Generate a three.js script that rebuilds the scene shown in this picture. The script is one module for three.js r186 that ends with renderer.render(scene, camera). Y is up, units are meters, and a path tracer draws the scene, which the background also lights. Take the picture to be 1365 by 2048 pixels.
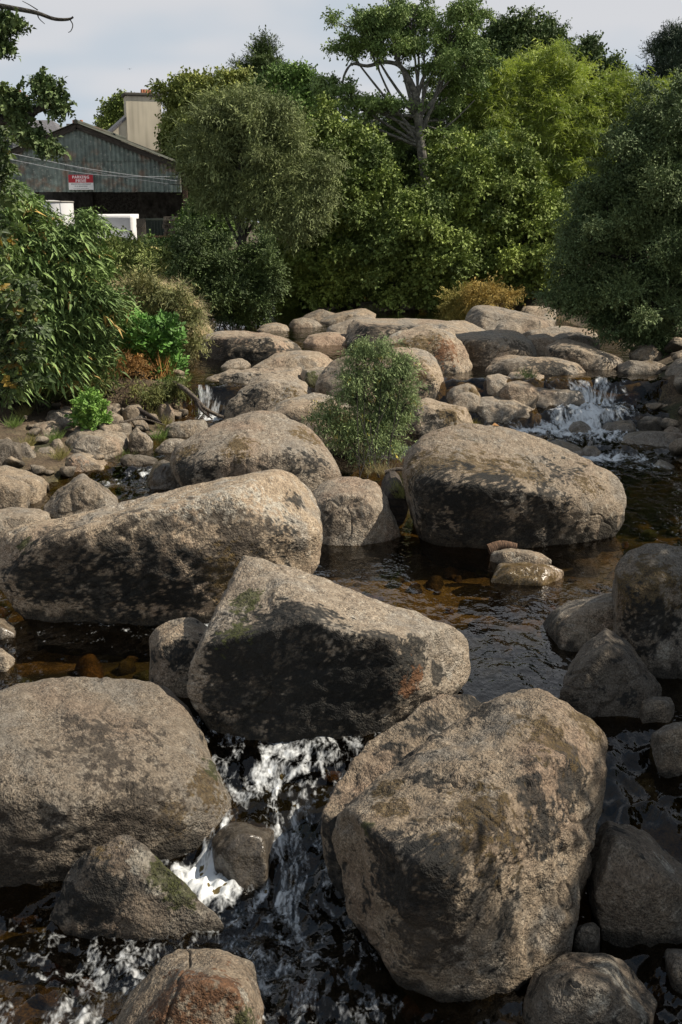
import * as THREE from 'three';
import { ConvexHull } from 'three/addons/math/ConvexHull.js';
import { ImprovedNoise } from 'three/addons/math/ImprovedNoise.js';
import { mergeGeometries } from 'three/addons/utils/BufferGeometryUtils.js';
import { RoundedBoxGeometry } from 'three/addons/geometries/RoundedBoxGeometry.js';

// ------------------------------------------------------------------ camera, sky, sun, exposure
const W_PX = 1365, H_PX = 2048, FOV = 50;
const scene = new THREE.Scene();
const camera = new THREE.PerspectiveCamera(FOV, W_PX / H_PX, 0.1, 1000);
const EYE = new THREE.Vector3(0, 4, 0), PITCH = 15.14 * Math.PI / 180;
camera.position.copy(EYE); camera.rotation.x = -PITCH; camera.updateMatrixWorld();
const renderer = new THREE.WebGLRenderer({ antialias: true });
renderer.setSize(682, 1024);
renderer.toneMapping = THREE.LinearToneMapping; renderer.toneMappingExposure = 1.3;
renderer.shadowMap.enabled = true;
const SUN = new THREE.Vector3(0.68, 0.72, 0.03).normalize();
const sun = new THREE.DirectionalLight(new THREE.Color().setRGB(1, 0.9, 0.76), 5);
sun.position.copy(SUN).multiplyScalar(80).add(new THREE.Vector3(0, 0, -25)); sun.target.position.set(0, 0, -25);
sun.castShadow = true; Object.assign(sun.shadow.camera, { left: -45, right: 45, top: 45, bottom: -45, far: 220 });
sun.shadow.mapSize.set(4096, 4096);
scene.add(sun, sun.target);

const PN = new ImprovedNoise();
const noise = (x, y, z) => PN.noise(x + 97.3, y + 41.7, z + 13.1);
function fbm(x, y, z, o = 4) { let s = 0, a = 0.5; for (let i = 0; i < o; i++) { s += a * noise(x, y, z); x = x * 2.03 + 5.2; y = y * 2.03 + 1.7; z = z * 2.03 + 9.1; a *= 0.5; } return s; }
const clamp = (x, a = 0, b = 1) => Math.min(b, Math.max(a, x));
const sstep = (a, b, x) => { const t = clamp((x - a) / (b - a)); return t * t * (3 - 2 * t); };
const lerp = (a, b, t) => a + (b - a) * t;
function rng(seed) { let s = seed >>> 0; return () => { s = (s + 0x6D2B79F5) >>> 0; let t = s; t = Math.imul(t ^ (t >>> 15), t | 1); t ^= t + Math.imul(t ^ (t >>> 7), t | 61); return ((t ^ (t >>> 14)) >>> 0) / 4294967296; }; }
function curveAt(tab, d) { if (d <= tab[0][0]) return tab[0][1]; for (let i = 1; i < tab.length; i++) if (d <= tab[i][0]) { const [a, b] = tab[i - 1], [c, e] = tab[i]; return lerp(b, e, (d - a) / (c - a)); } return tab[tab.length - 1][1]; }

{ // the sky: thin high cloud over pale blue, deeper overhead
  const w = 1024, h = 512, a = new Float32Array(w * h * 4);
  for (let j = 0; j < h; j++) for (let i = 0; i < w; i++) {
    const el = ((j + 0.5) / h - 0.5) * Math.PI, az = ((i + 0.5) / w - 0.5) * 2 * Math.PI, y = Math.sin(el), c = Math.cos(el);
    const x = c * Math.cos(az), z = c * Math.sin(az), yy = Math.max(y, 0), k = 1 / (yy + 0.22);
    const cl = sstep(-0.22, 0.16, fbm(x * k * 1.1 + 3, z * k * 1.9, 2.5, 5)) * (1 - 0.3 * sstep(0.2, 0.9, yy));
    const up = Math.pow(yy, 1.35);
    const bl = [lerp(0.54, 0.12, up), lerp(0.615, 0.19, up), lerp(0.69, 0.30, up)], o = (j * w + i) * 4;
    const cc = [0.72, 0.715, 0.735];
    for (let q = 0; q < 3; q++) a[o + q] = 0.78 * lerp(bl[q], cc[q] * lerp(1, 0.55, up), cl * 0.8);
    a[o + 3] = 1;
  }
  const t = new THREE.DataTexture(a, w, h, THREE.RGBAFormat, THREE.FloatType);
  t.mapping = THREE.EquirectangularReflectionMapping; t.magFilter = t.minFilter = THREE.LinearFilter; t.wrapS = THREE.RepeatWrapping; t.needsUpdate = true;
  scene.background = t; scene.environment = t;
}

// ------------------------------------------------------------------ helpers
const F = H_PX / 2 / Math.tan(FOV / 2 * Math.PI / 180), CP = Math.cos(PITCH), SP = Math.sin(PITCH);
const V = (x, y, z) => new THREE.Vector3(x, y, z);
// survey: the bearing measured on the photograph plus a height (or a distance) gives a point in the place
function bearing(px, py) { const x = (px - W_PX / 2) / F, y = -(py - H_PX / 2) / F; return V(x, y * CP - SP, -CP - y * SP); }
const atY = (px, py, y) => { const b = bearing(px, py); return b.multiplyScalar((y - EYE.y) / b.y).add(EYE); };
const atZ = (px, py, d) => { const b = bearing(px, py); return b.multiplyScalar(-d / b.z).add(EYE); };
const mPerPx = (d) => d / CP / F;
const used = new Map();
function numbered(n) { const k = used.get(n) || 0; used.set(n, k + 1); return k ? n + '_' + String(k).padStart(3, '0') : n; }
function tag(o, label, category, group) { o.userData.label = label; o.userData.category = category; if (group) o.userData.group = group; return o; }
function top(o, name, label, category, group) { o.name = numbered(name); tag(o, label, category, group); scene.add(o); return o; }
function shade(o) { o.castShadow = o.receiveShadow = true; return o; }
function part(parent, name, geo, mat, kind) { const m = shade(new THREE.Mesh(geo, mat)); m.name = name; if (kind) m.userData.kind = kind; parent.add(m); return m; }
function structure(name, geo, mat, kind = 'structure') { const m = shade(new THREE.Mesh(geo, mat)); m.name = name; m.userData.kind = kind; scene.add(m); return m; }
const rgb = (r, g, b) => new THREE.Color().setRGB(r, g, b);
function std(c, rough = 0.85, extra = {}) { return new THREE.MeshStandardMaterial({ color: Array.isArray(c) ? rgb(...c) : c, roughness: rough, ...extra }); }
function tex8(n, fn, srgb, rep = 1) {
  const a = new Uint8Array(n * n * 4);
  for (let j = 0; j < n; j++) for (let i = 0; i < n; i++) { const c = fn(i / n, j / n), o = (j * n + i) * 4; for (let q = 0; q < 3; q++) a[o + q] = clamp(Array.isArray(c) ? c[q] : c) * 255; a[o + 3] = 255; }
  const t = new THREE.DataTexture(a, n, n); t.wrapS = t.wrapT = THREE.RepeatWrapping; t.magFilter = THREE.LinearFilter; t.minFilter = THREE.LinearMipmapLinearFilter; t.generateMipmaps = true;
  if (srgb) t.colorSpace = THREE.SRGBColorSpace; t.repeat.set(rep, rep); t.needsUpdate = true; return t;
}
// noise that tiles on the unit square
function tnoise(u, v, f, o = 4, seed = 0) { // torus in 4-D folded into two 3-D lookups
  const bl = (x, y) => { let s = 0, a = 0.5, k = f; for (let i = 0; i < o; i++) { s += a * noise(x * k + seed, y * k - seed, seed * 1.7 + i * 3.1); k *= 2; a *= 0.5; } return s; };
  const a = bl(u, v), b = bl(u - 1, v), c = bl(u, v - 1), d = bl(u - 1, v - 1), su = sstep(0.7, 1, u), sv = sstep(0.7, 1, v);
  return lerp(lerp(a, b, su), lerp(c, d, su), sv);
}

// ------------------------------------------------------------------ the river's levels and banks (d = metres up the river from the camera)
const LV_R = [[0, -0.62], [6.2, -0.56], [6.9, -0.48], [7.3, -0.32], [7.9, -0.13], [8.5, -0.03], [9, 0], [18.2, 0], [18.75, 0.11], [20.15, 0.16], [20.45, 0.4], [20.85, 0.47], [21.25, 0.87], [22, 0.9], [60, 0.97]];
const LV_L = [[0, -0.62], [6.2, -0.56], [6.9, -0.48], [7.3, -0.32], [7.9, -0.13], [8.5, -0.03], [9, 0], [15.6, 0], [16.4, 0.04], [16.9, 0.16], [19.5, 0.25], [20.35, 0.35], [20.6, 0.86], [21.2, 0.9], [60, 0.97]];
const level = (x, z) => lerp(curveAt(LV_L, -z), curveAt(LV_R, -z), sstep(-0.8, 0.8, x));
const SH_L = [[0, -4.2], [9, -4.7], [13, -5.2], [15, -5.0], [16.5, -4.35], [18, -3.7], [19.5, -3.05], [20.5, -3.0], [23, -3.6], [27, -4.0], [32, -4.4], [37, -4.2], [42, -2.4], [46, 0.4], [50, 1.4]];
const SH_R = [[0, 2.9], [5, 2.9], [7, 3.3], [9, 4.1], [13, 5.3], [18, 5.7], [21, 6.2], [24, 6.7], [30, 7], [37, 6.4], [42, 4.6], [46, 2.2], [50, 1.45]];
function ground(x, z) {
  const d = clamp(-z, 0, 50), L = curveAt(SH_L, d), R = curveAt(SH_R, d), w = level(x, Math.max(z, -50));
  const n = fbm(x * 0.35, 7, z * 0.35, 3), n2 = fbm(x * 1.6, 3, z * 1.6, 3);
  if (z < -50) { const t = -z - 50; return 1.25 + Math.min(0.3, t * 0.1) + n * 0.4; }
  if (x > L && x < R) { const e = Math.min(x - L, R - x); return w - 0.38 * sstep(0, 0.9, e) - 0.02 + n2 * 0.1 * sstep(0, 0.8, e) + 0.02; }
  const t = x <= L ? L - x : x - R;
  const slope = x <= L ? 0.14 * t + 0.42 * Math.max(0, t - 2.4) : 0.45 * t;
  return w + Math.min(slope, (x <= L ? lerp(2.3, 0.4, sstep(22, 38, d)) : 2.2) - w * 0.3) + n * 0.25 * sstep(0, 3, t) + n2 * 0.08;
}

// ------------------------------------------------------------------ textures shared by surfaces
const grain = tex8(512, (u, v) => {
  const a = tnoise(u, v, 40, 3, 1), b = tnoise(u, v, 9, 3, 4), s = tnoise(u, v, 90, 2, 8);
  let k = 0.80 + a * 0.62 + b * 0.28; if (s > 0.24) k += 0.14; if (s < -0.2) k -= 0.34;
  return [k, k * (0.985 + b * 0.05), k * (0.965 + b * 0.1)];
}, true, 1);
const grainBump = tex8(512, (u, v) => 0.5 + tnoise(u, v, 26, 4, 2) * 0.55 + tnoise(u, v, 70, 2, 12) * 0.3 + tnoise(u, v, 7, 3, 5) * 0.3, false, 1);
const rockMat = new THREE.MeshStandardMaterial({ vertexColors: true, map: grain, bumpMap: grainBump, bumpScale: 0.022, roughness: 0.85 });
const wetMat = new THREE.MeshStandardMaterial({ vertexColors: true, map: grain, bumpMap: grainBump, bumpScale: 0.008, roughness: 0.28 });

// ------------------------------------------------------------------ rocks
const sphereCache = new Map();
function cubeSphere(n) {
  if (sphereCache.has(n)) return sphereCache.get(n);
  const key = new Map(), pos = [], idx = [];
  const ax = [[[1, 0, 0], [0, 1, 0], [0, 0, 1]], [[-1, 0, 0], [0, 0, 1], [0, 1, 0]], [[0, 1, 0], [0, 0, 1], [1, 0, 0]], [[0, -1, 0], [1, 0, 0], [0, 0, 1]], [[0, 0, 1], [1, 0, 0], [0, 1, 0]], [[0, 0, -1], [0, 1, 0], [1, 0, 0]]];
  const wv = (t) => Math.tan((t * 2 - 1) * Math.PI / 4);
  for (const [N, A, B] of ax) {
    const g = [];
    for (let j = 0; j <= n; j++) for (let i = 0; i <= n; i++) {
      const a = wv(i / n), b = wv(j / n), x = N[0] + A[0] * a + B[0] * b, y = N[1] + A[1] * a + B[1] * b, z = N[2] + A[2] * a + B[2] * b;
      const k = Math.round(x * 1e5) + ',' + Math.round(y * 1e5) + ',' + Math.round(z * 1e5);
      let id = key.get(k); if (id === undefined) { id = pos.length / 3; key.set(k, id); const l = Math.hypot(x, y, z); pos.push(x / l, y / l, z / l); }
      g.push(id);
    }
    for (let j = 0; j < n; j++) for (let i = 0; i < n; i++) { const a = g[j * (n + 1) + i], b = g[j * (n + 1) + i + 1], c = g[(j + 1) * (n + 1) + i + 1], e = g[(j + 1) * (n + 1) + i]; idx.push(a, b, c, a, c, e); }
  }
  const r = { pos: new Float32Array(pos), idx: new Uint32Array(idx) }; sphereCache.set(n, r); return r;
}
function hullPlanes(pts) {
  const hull = new ConvexHull().setFromPoints(pts), fs = hull.faces.map(f => ({ n: f.normal.clone(), c: f.constant, a: f.area })).sort((p, q) => q.a - p.a), out = [];
  for (const f of fs) { const s = out.find(o => o.n.dot(f.n) > 0.985); if (s) s.c = Math.max(s.c, f.c * 0.5 + s.c * 0.5); else out.push(f); }
  return out;
}
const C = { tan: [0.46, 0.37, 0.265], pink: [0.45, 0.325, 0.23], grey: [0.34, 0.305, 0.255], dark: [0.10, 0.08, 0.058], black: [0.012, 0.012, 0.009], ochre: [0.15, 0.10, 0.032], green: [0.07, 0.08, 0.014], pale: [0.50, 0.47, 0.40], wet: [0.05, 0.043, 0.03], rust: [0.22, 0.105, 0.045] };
const mixTo = (c, t, k) => { c[0] += (t[0] - c[0]) * k; c[1] += (t[1] - c[1]) * k; c[2] += (t[2] - c[2]) * k; };
/* hulls: lists of points; opt: n mesh density, p edge sharpness, lump/rough relief, base mix with some tree shade in its tone, spots of growth and painted front shade [point, radius, kind, strength] */
function rockGeo(hulls, opt) {
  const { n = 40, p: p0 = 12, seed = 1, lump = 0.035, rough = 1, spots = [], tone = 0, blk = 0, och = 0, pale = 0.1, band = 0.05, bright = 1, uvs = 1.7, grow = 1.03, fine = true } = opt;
  const p = p0 * (p0 < 11 ? 1.5 : 1.9), ctr = V(0, 0, 0), box = new THREE.Box3(); let cnt = 0;
  for (const h of hulls) for (const q of h) { box.expandByPoint(q); }
  box.getCenter(ctr); if (opt.ctr) ctr.copy(opt.ctr);
  const ext = box.getSize(V(0, 0, 0)), size = Math.cbrt(ext.x * ext.y * ext.z);
  const tr0 = rng(seed * 977 + 3), tintA = tr0() * 0.6, tintB = tr0() * 1.3, cr = rng(seed * 131 + 7), cutN = opt.cuts ?? 5;
  const sets = hulls.map(h => { const pl = hullPlanes(h);
    for (let i = 0; i < cutN; i++) { // worn break faces
      const q = V(cr() - .5, cr() * .7 - .15, cr() - .5).normalize(); let m = -1e9; for (const t of h) m = Math.max(m, q.dot(t)); const c0 = q.dot(ctr); pl.push({ n: q, c: c0 + (m - c0) * (.84 + .12 * cr()) }); }
    return pl.map(f => [f.n.x, f.n.y, f.n.z, Math.max(0.02, f.c - f.n.dot(ctr))]); });
  const S = cubeSphere(n), N = S.pos.length / 3, pos = new Float32Array(N * 3);
  for (let i = 0; i < N; i++) {
    let dx = S.pos[i * 3] * ext.x, dy = S.pos[i * 3 + 1] * ext.y, dz = S.pos[i * 3 + 2] * ext.z; const l = Math.hypot(dx, dy, dz); dx /= l; dy /= l; dz /= l;
    let r = 0;
    for (const pl of sets) { let s = 0; for (const f of pl) { const t = (f[0] * dx + f[1] * dy + f[2] * dz) / f[3]; if (t > 0) s += Math.pow(t, p); } const q = Math.pow(s, -1 / p); r = Math.max(r, q); }
    r *= grow;
    let x = ctr.x + dx * r, y = ctr.y + dy * r, z = ctr.z + dz * r;
    const k = 1 / size; // relief: broad swellings, hand-sized hollows, pits
    let dsp = fbm(x * k * 1.3 + seed * 7.1, y * k * 1.3, z * k * 1.3, 3) * lump * size * 1.6;
    dsp += fbm(x * 3.1 + seed, y * 3.1, z * 3.1, 3) * 0.035 * rough;
    dsp -= (Math.abs(fbm(x * 1.7 + seed * 2.1, y * 1.7, z * 1.7 + seed, 3)) - 0.12) * 0.09 * rough * Math.min(1, size);
    if (fine && opt.crack !== 0) { const q = Math.abs(fbm(x * 0.9 + seed * 5.3, y * 0.9, z * 0.9 + 2, 3)); if (q < 0.014 && noise(x * 0.8, y * 0.8 + seed, z * 0.8) > -0.05) dsp -= 0.02 * (1 - q / 0.014); }
    if (fine) { const e = fbm(x * 11 + seed * 3, y * 11, z * 11, 3); dsp += e * 0.016 * rough - sstep(0.22, 0.42, fbm(x * 7, y * 7 + seed, z * 7, 2)) * 0.014 * rough; }
    pos[i * 3] = x + dx * dsp; pos[i * 3 + 1] = y + dy * dsp; pos[i * 3 + 2] = z + dz * dsp;
  }
  const g = new THREE.BufferGeometry(); g.setAttribute('position', new THREE.BufferAttribute(pos, 3)); g.setIndex(new THREE.BufferAttribute(S.idx, 1)); g.computeVertexNormals();
  for (const s of spots) { // where a bearing meets the rock
    const b = s[0].clone().normalize(); let best = null, bt = 1e9, near = null, bd = 1e9;
    for (let i = 0; i < N; i++) { const x = pos[i * 3] - EYE.x, y = pos[i * 3 + 1] - EYE.y, z = pos[i * 3 + 2] - EYE.z, t = x * b.x + y * b.y + z * b.z, e = Math.hypot(x - b.x * t, y - b.y * t, z - b.z * t); if (e < bd) { bd = e; near = i; } if (e < size * 0.05 && t < bt) { bt = t; best = i; } }
    const i = best ?? near; s[0] = V(pos[i * 3], pos[i * 3 + 1], pos[i * 3 + 2]);
  }
  const nor = g.attributes.normal.array, col = new Float32Array(N * 3), uv = new Float32Array(N * 2), axis = new Uint8Array(N);
  for (let i = 0; i < N; i++) {
    const x = pos[i * 3], y = pos[i * 3 + 1], z = pos[i * 3 + 2], nx = Math.abs(nor[i * 3]), ny = Math.abs(nor[i * 3 + 1]), nz = Math.abs(nor[i * 3 + 2]);
    axis[i] = ny >= nx && ny >= nz ? 1 : nx >= nz ? 0 : 2;
    const a = fbm(x * 1.4 + seed * 3.3, y * 1.4, z * 1.4, 4), b = fbm(x * 5.3, y * 5.3 + seed, z * 5.3, 4), c3 = fbm(x * 15 + seed, y * 15, z * 15, 3), c4 = fbm(x * 37 + seed, y * 37, z * 37, 2), st = fbm(x * 9 + seed, y * 1.5, z * 9, 3);
    const c = [...C.tan]; mixTo(c, C.grey, tintA); mixTo(c, C.pink, sstep(0, 0.4, a) * 0.7 * tintB); mixTo(c, C.grey, sstep(0.0, 0.3, -a + b * 0.5 + tone * 0.5));
    const m = 1 + b * 0.35 + c3 * 0.35; c[0] *= m; c[1] *= m; c[2] *= m; mixTo(c, C.dark, sstep(0.12, 0.3, b * 0.8 + c4 * 0.5 + a * 0.6) * 0.35);
    if (fine && opt.crack !== 0) { const q = Math.abs(fbm(x * 0.9 + seed * 5.3, y * 0.9, z * 0.9 + 2, 3)); if (q < 0.012 && noise(x * 0.8, y * 0.8 + seed, z * 0.8) > -0.05) mixTo(c, C.dark, 0.8 * (1 - q / 0.012)); }
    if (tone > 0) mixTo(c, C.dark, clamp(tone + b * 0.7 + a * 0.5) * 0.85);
    mixTo(c, C.pale, sstep(0.19, 0.27, c3 + b * 0.5) * pale * 2);
    if (och) mixTo(c, C.ochre, sstep(0.30 - och * 0.5, 0.42 - och * 0.5, a * 0.8 + b * 0.7 + c3 * 0.4) * 0.9);
    if (blk) mixTo(c, C.black, sstep(0.36 - blk * 0.45, 0.42 - blk * 0.45, b * 0.9 + c3 * 0.7 + c4 * 0.5 + a * 0.3) * 0.93);
    if (band) { const h = y - (opt.lv || 0); mixTo(c, C.wet, sstep(0.0, 0.08, band * (1 + st * 1.6 + b * 1.2) - h) * 0.92); }
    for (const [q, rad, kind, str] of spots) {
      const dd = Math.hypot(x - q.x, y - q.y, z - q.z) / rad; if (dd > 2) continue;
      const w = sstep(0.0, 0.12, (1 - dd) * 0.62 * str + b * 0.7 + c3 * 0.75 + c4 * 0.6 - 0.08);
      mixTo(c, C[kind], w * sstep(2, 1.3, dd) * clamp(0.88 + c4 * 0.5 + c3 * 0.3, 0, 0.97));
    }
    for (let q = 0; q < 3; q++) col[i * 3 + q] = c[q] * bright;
  }
  const put = (i, ax, arr, o) => { const x = pos[i * 3] * uvs, y = pos[i * 3 + 1] * uvs, z = pos[i * 3 + 2] * uvs; arr[o] = ax === 0 ? z : x; arr[o + 1] = ax === 1 ? z : y; };
  for (let i = 0; i < N; i++) put(i, axis[i], uv, i * 2);
  // triangles that straddle two projections get vertices of their own
  const ix = Array.from(S.idx), xp = [], xn = [], xc = [], xu = []; let M = N;
  for (let t = 0; t < ix.length; t += 3) {
    const a = axis[ix[t]], b = axis[ix[t + 1]], c = axis[ix[t + 2]]; if (a === b && b === c) continue;
    const ax = (b === c) ? b : a;
    for (let q = 0; q < 3; q++) { const i = ix[t + q]; if (axis[i] === ax) continue; const u2 = [0, 0]; put(i, ax, u2, 0); xp.push(pos[i * 3], pos[i * 3 + 1], pos[i * 3 + 2]); xn.push(nor[i * 3], nor[i * 3 + 1], nor[i * 3 + 2]); xc.push(col[i * 3], col[i * 3 + 1], col[i * 3 + 2]); xu.push(u2[0], u2[1]); ix[t + q] = M++; }
  }
  const cat = (a, b) => { const r = new Float32Array(a.length + b.length); r.set(a); r.set(b, a.length); return r; };
  const out = new THREE.BufferGeometry();
  out.setAttribute('position', new THREE.BufferAttribute(cat(pos, xp), 3)); out.setAttribute('normal', new THREE.BufferAttribute(cat(nor, xn), 3));
  out.setAttribute('color', new THREE.BufferAttribute(cat(col, xc), 3)); out.setAttribute('uv', new THREE.BufferAttribute(cat(uv, xu), 2)); out.setIndex(ix);
  // put the origin at the rock's foot
  const foot = V(ctr.x, box.min.y, ctr.z); out.translate(-foot.x, -foot.y, -foot.z); out.userData.foot = foot;
  return out;
}
function placeRock(name, label, geo, mat, group, cat = 'boulder') { const m = shade(new THREE.Mesh(geo, mat)); m.position.copy(geo.userData.foot); return top(m, name, label, cat, group); }
// spots are given on bearings; s finds the point of the hulls' points nearest to that bearing
function spotPoints(list, pts) { return (list || []).map(([px, py, y, r, kind, str = 1]) => [bearing(px, py), r, kind, str]); }
let rockSeed = 0;
/* a boulder surveyed point by point: [px, py, height]; lv = the water level at its foot */
function boulder(label, hulls, o = {}) {
  const lv = o.lv || 0, bot = o.bot ?? 0.88;
  const hs = hulls.map(h => {
    const a = h.map(([px, py, y]) => atY(px, py, y)), c = V(0, 0, 0); a.forEach(q => c.add(q)); c.multiplyScalar(1 / a.length);
    const all = [...a];
    for (const q of a) { const k = bot; all.push(V(c.x + (q.x - c.x) * k, lv - 0.5, c.z + (q.z - c.z) * k)); if (q.z < c.z) all.push(V(c.x + (q.x - c.x) * 0.96, lv + (q.y - lv) * 0.6, q.z - 0.22 * Math.max(0.2, q.y - lv))); }
    return all;
  });
  const opt = { seed: ++rockSeed, ...o, spots: spotPoints(o.spots) };
  const first = placeRock('boulder', label, rockGeo([hs[0]], opt), o.mat || rockMat, o.group, 'boulder');
  for (const h of hs.slice(1)) { const g = rockGeo([h], { ...opt, n: Math.round(opt.n * .7), spots: spotPoints(o.shelfSpots), seed: ++rockSeed }), m = part(first, 'shelf', g, o.mat || rockMat); m.position.copy(g.userData.foot).sub(first.position); }
  return first;
}
/* a rock from its outline, the distance of its front foot and its thickness front to back */
function outlineRock(label, o, d, T, opt = {}) {
  const lv = opt.lv ?? level(atZ(o[0][0], o[0][1], d).x, -d), k0 = opt.top ?? 0.75, hs = [];
  const py1 = Math.max(...o.map(q => q[1])), py0 = Math.min(...o.map(q => q[1])), cx = o.reduce((s, q) => s + q[0], 0) / o.length, cy = py1 - 0.35 * (py1 - py0);
  const all = []; const c = atZ(cx, cy, d + T * 0.5);
  for (const [px, py] of o) {
    const k = (py1 - py) / (py1 - py0), q = atZ(px, py, d + T * (0.1 + k0 * k)); all.push(q);
    all.push(atZ(cx + (px - cx) * 0.66, cy + (py - cy) * 0.62, d + T * (0.0 + 0.16 * k)));
    all.push(V(c.x + (q.x - c.x) * 0.74, lv + Math.max(0, q.y - lv) * 0.55, -(d + T)));
    all.push(V(c.x + (q.x - c.x) * 0.9, lv - 0.4, q.z));
  }
  for (const s of [-0.5, 0.5]) all.push(V(c.x + s * mPerPx(d) * (Math.max(...o.map(q => q[0])) - Math.min(...o.map(q => q[0]))) * 0.7, lv - 0.4, -d));
  hs.push(all);
  const px = (Math.max(...o.map(q => q[0])) - Math.min(...o.map(q => q[0])));
  const g = rockGeo(hs, { seed: ++rockSeed, n: clamp(Math.round(px * 0.3), 14, 60), lv, ...opt, p: (opt.p || 10) * 2, spots: spotPoints(opt.spots) });
  return placeRock(opt.name || 'boulder', label, g, opt.mat || rockMat, opt.group, opt.cat || 'boulder');
}

const blob = (x, z, cx, cz, rx, rz) => Math.exp(-(((x - cx) / rx) ** 2) - (((z - cz) / rz) ** 2));
// ------------------------------------------------------------------ ground, river, foam
{
  const xs = [], zs = [];
  for (let i = 0; i <= 300; i++) { const t = i / 150 - 1; xs.push(t * 9 + Math.sign(t) * Math.pow(Math.abs(t), 7) * 240); }
  for (let j = 0; j <= 420; j++) { const t = j / 420; zs.push(12 - t * 60 - Math.pow(t, 9) * 330); }
  const nx = xs.length, pos = [], col = [], uv = [], idx = [];
  for (const z of zs) for (const x of xs) {
    const y = ground(x, z); pos.push(x, y, z); uv.push(x * 0.9, z * 0.9);
    const d = clamp(-z, 0, 50), inr = x > curveAt(SH_L, d) && x < curveAt(SH_R, d) && z > -50, a = fbm(x * 1.1, 4, z * 1.1, 4), b = fbm(x * 6, 1, z * 6, 3);
    const c = inr ? [0.26, 0.175, 0.07] : [0.13, 0.095, 0.06];
    if (inr) { mixTo(c, [0.13, 0.115, 0.04], sstep(-0.1, 0.25, a)); mixTo(c, [0.06, 0.045, 0.022], sstep(0.05, 0.25, b)); mixTo(c, [0.03, 0.034, 0.03], sstep(-.1, .1, a * .6 + b * .4 + (blob(x, z, 0.1, -7, 1.4, 1.7) + 1.5 * blob(x, z, 1.7, -9.6, 1.6, 1.5) + blob(x, z, 4.4, -19.8, 2.4, 2.3) + blob(x, z, -3, -9.6, .8, .5)) * 1.2 - .4)); }
    if (inr) mixTo(c, [0.42, 0.31, 0.14], sstep(.0, .2, blob(x, z, 1.0, -12.2, 1.5, .9) * .9 + a * .5 + b * .3 - .35));
    if (!inr) { mixTo(c, [0.20, 0.16, 0.10], sstep(0.05, 0.3, b)); mixTo(c, [0.05, 0.055, 0.02], sstep(0.0, 0.25, a)); }
    col.push(...c);
  }
  for (let j = 0; j < zs.length - 1; j++) for (let i = 0; i < nx - 1; i++) { const a = j * nx + i; idx.push(a, a + 1, a + nx + 1, a, a + nx + 1, a + nx); }
  const g = new THREE.BufferGeometry(); g.setAttribute('position', new THREE.Float32BufferAttribute(pos, 3)); g.setAttribute('color', new THREE.Float32BufferAttribute(col, 3)); g.setAttribute('uv', new THREE.Float32BufferAttribute(uv, 2)); g.setIndex(idx); g.computeVertexNormals();
  structure('ground', g, new THREE.MeshStandardMaterial({ vertexColors: true, map: grain, bumpMap: grainBump, bumpScale: 0.02, roughness: 0.95 }));
}
// how lively the water is at a place (0 still, 1 white water)
function lively(x, z) {
  let s = 0.05;
  s += 0.9 * sstep(8.6, 7.6, -z); s += 0.9 * sstep(18.0, 18.5, -z) * sstep(22, 21.3, -z) * sstep(1.2, 2.2, x);
  s += 0.55 * blob(x, z, 4.6, -17.2, 1.2, 1.2) + 0.6 * blob(x, z, -3.4, -16.4, 1.2, 1.1) + 0.9 * blob(x, z, -2.6, -20.4, 0.7, 0.7) + 0.35 * blob(x, z, -2.4, -9.9, 1.6, 1.0) + 0.15 * blob(x, z, 0.6, -9.8, 1.5, 1.4);
  return Math.min(1, s);
}
function wave(x, z) {
  const k = lively(x, z), w1 = fbm(x * 2.3 + 0.4 * noise(x, 0, z), 3, z * 1.5, 3), w2 = fbm(x * 7 + noise(x * 2, 1, z * 2), 9, z * 4.6, 3), r = 1 - Math.abs(fbm(x * 5 + noise(x * 3, 5, z * 3) * 0.8, 6, z * 3.2, 3)) * 2.6;
  return w1 * (0.012 + 0.10 * k) + w2 * (0.006 + 0.05 * k) + r * r * 0.04 * k;
}
function riverY(x, z) { return level(x, z) + wave(x, z) + 0.12 * blob(x, z, -0.68, -7.0, 0.22, 0.2); }
{
  const R2 = 760, CN = 330, pos = [], uv = [], idx = [];
  for (let j = 0; j <= R2; j++) {
    const d = -4 + 0 + 7 + 0.02 * j + (50 - 3 - 0.02 * R2) * Math.pow(j / R2, 2.2), wd = Math.min(8, 2.6 + d * 0.36);
    for (let i = 0; i <= CN; i++) { const x = (i / CN * 2 - 1) * wd + 0.4, z = -d; pos.push(x, riverY(x, z), z); uv.push(x, z); }
  }
  for (let j = 0; j < R2; j++) for (let i = 0; i < CN; i++) { const a = j * (CN + 1) + i; idx.push(a, a + 1, a + CN + 2, a, a + CN + 2, a + CN + 1); }
  const g = new THREE.BufferGeometry(); g.setAttribute('position', new THREE.Float32BufferAttribute(pos, 3)); g.setAttribute('uv', new THREE.Float32BufferAttribute(uv, 2)); g.setIndex(idx); g.computeVertexNormals();
  const rip = tex8(512, (u, v) => 0.5 + tnoise(u, v, 9, 3, 21) * 0.6 + (0.5 - Math.abs(tnoise(u, v, 16, 3, 27))) * 0.25, false, 1); rip.repeat.set(0.9, 0.6);
  structure('river', g, new THREE.MeshPhysicalMaterial({ color: rgb(0.42, 0.355, 0.22), transmission: 1, thickness: 0, ior: 1.42, roughness: 0.04, bumpMap: rip, bumpScale: 0.02 }));
}
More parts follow.
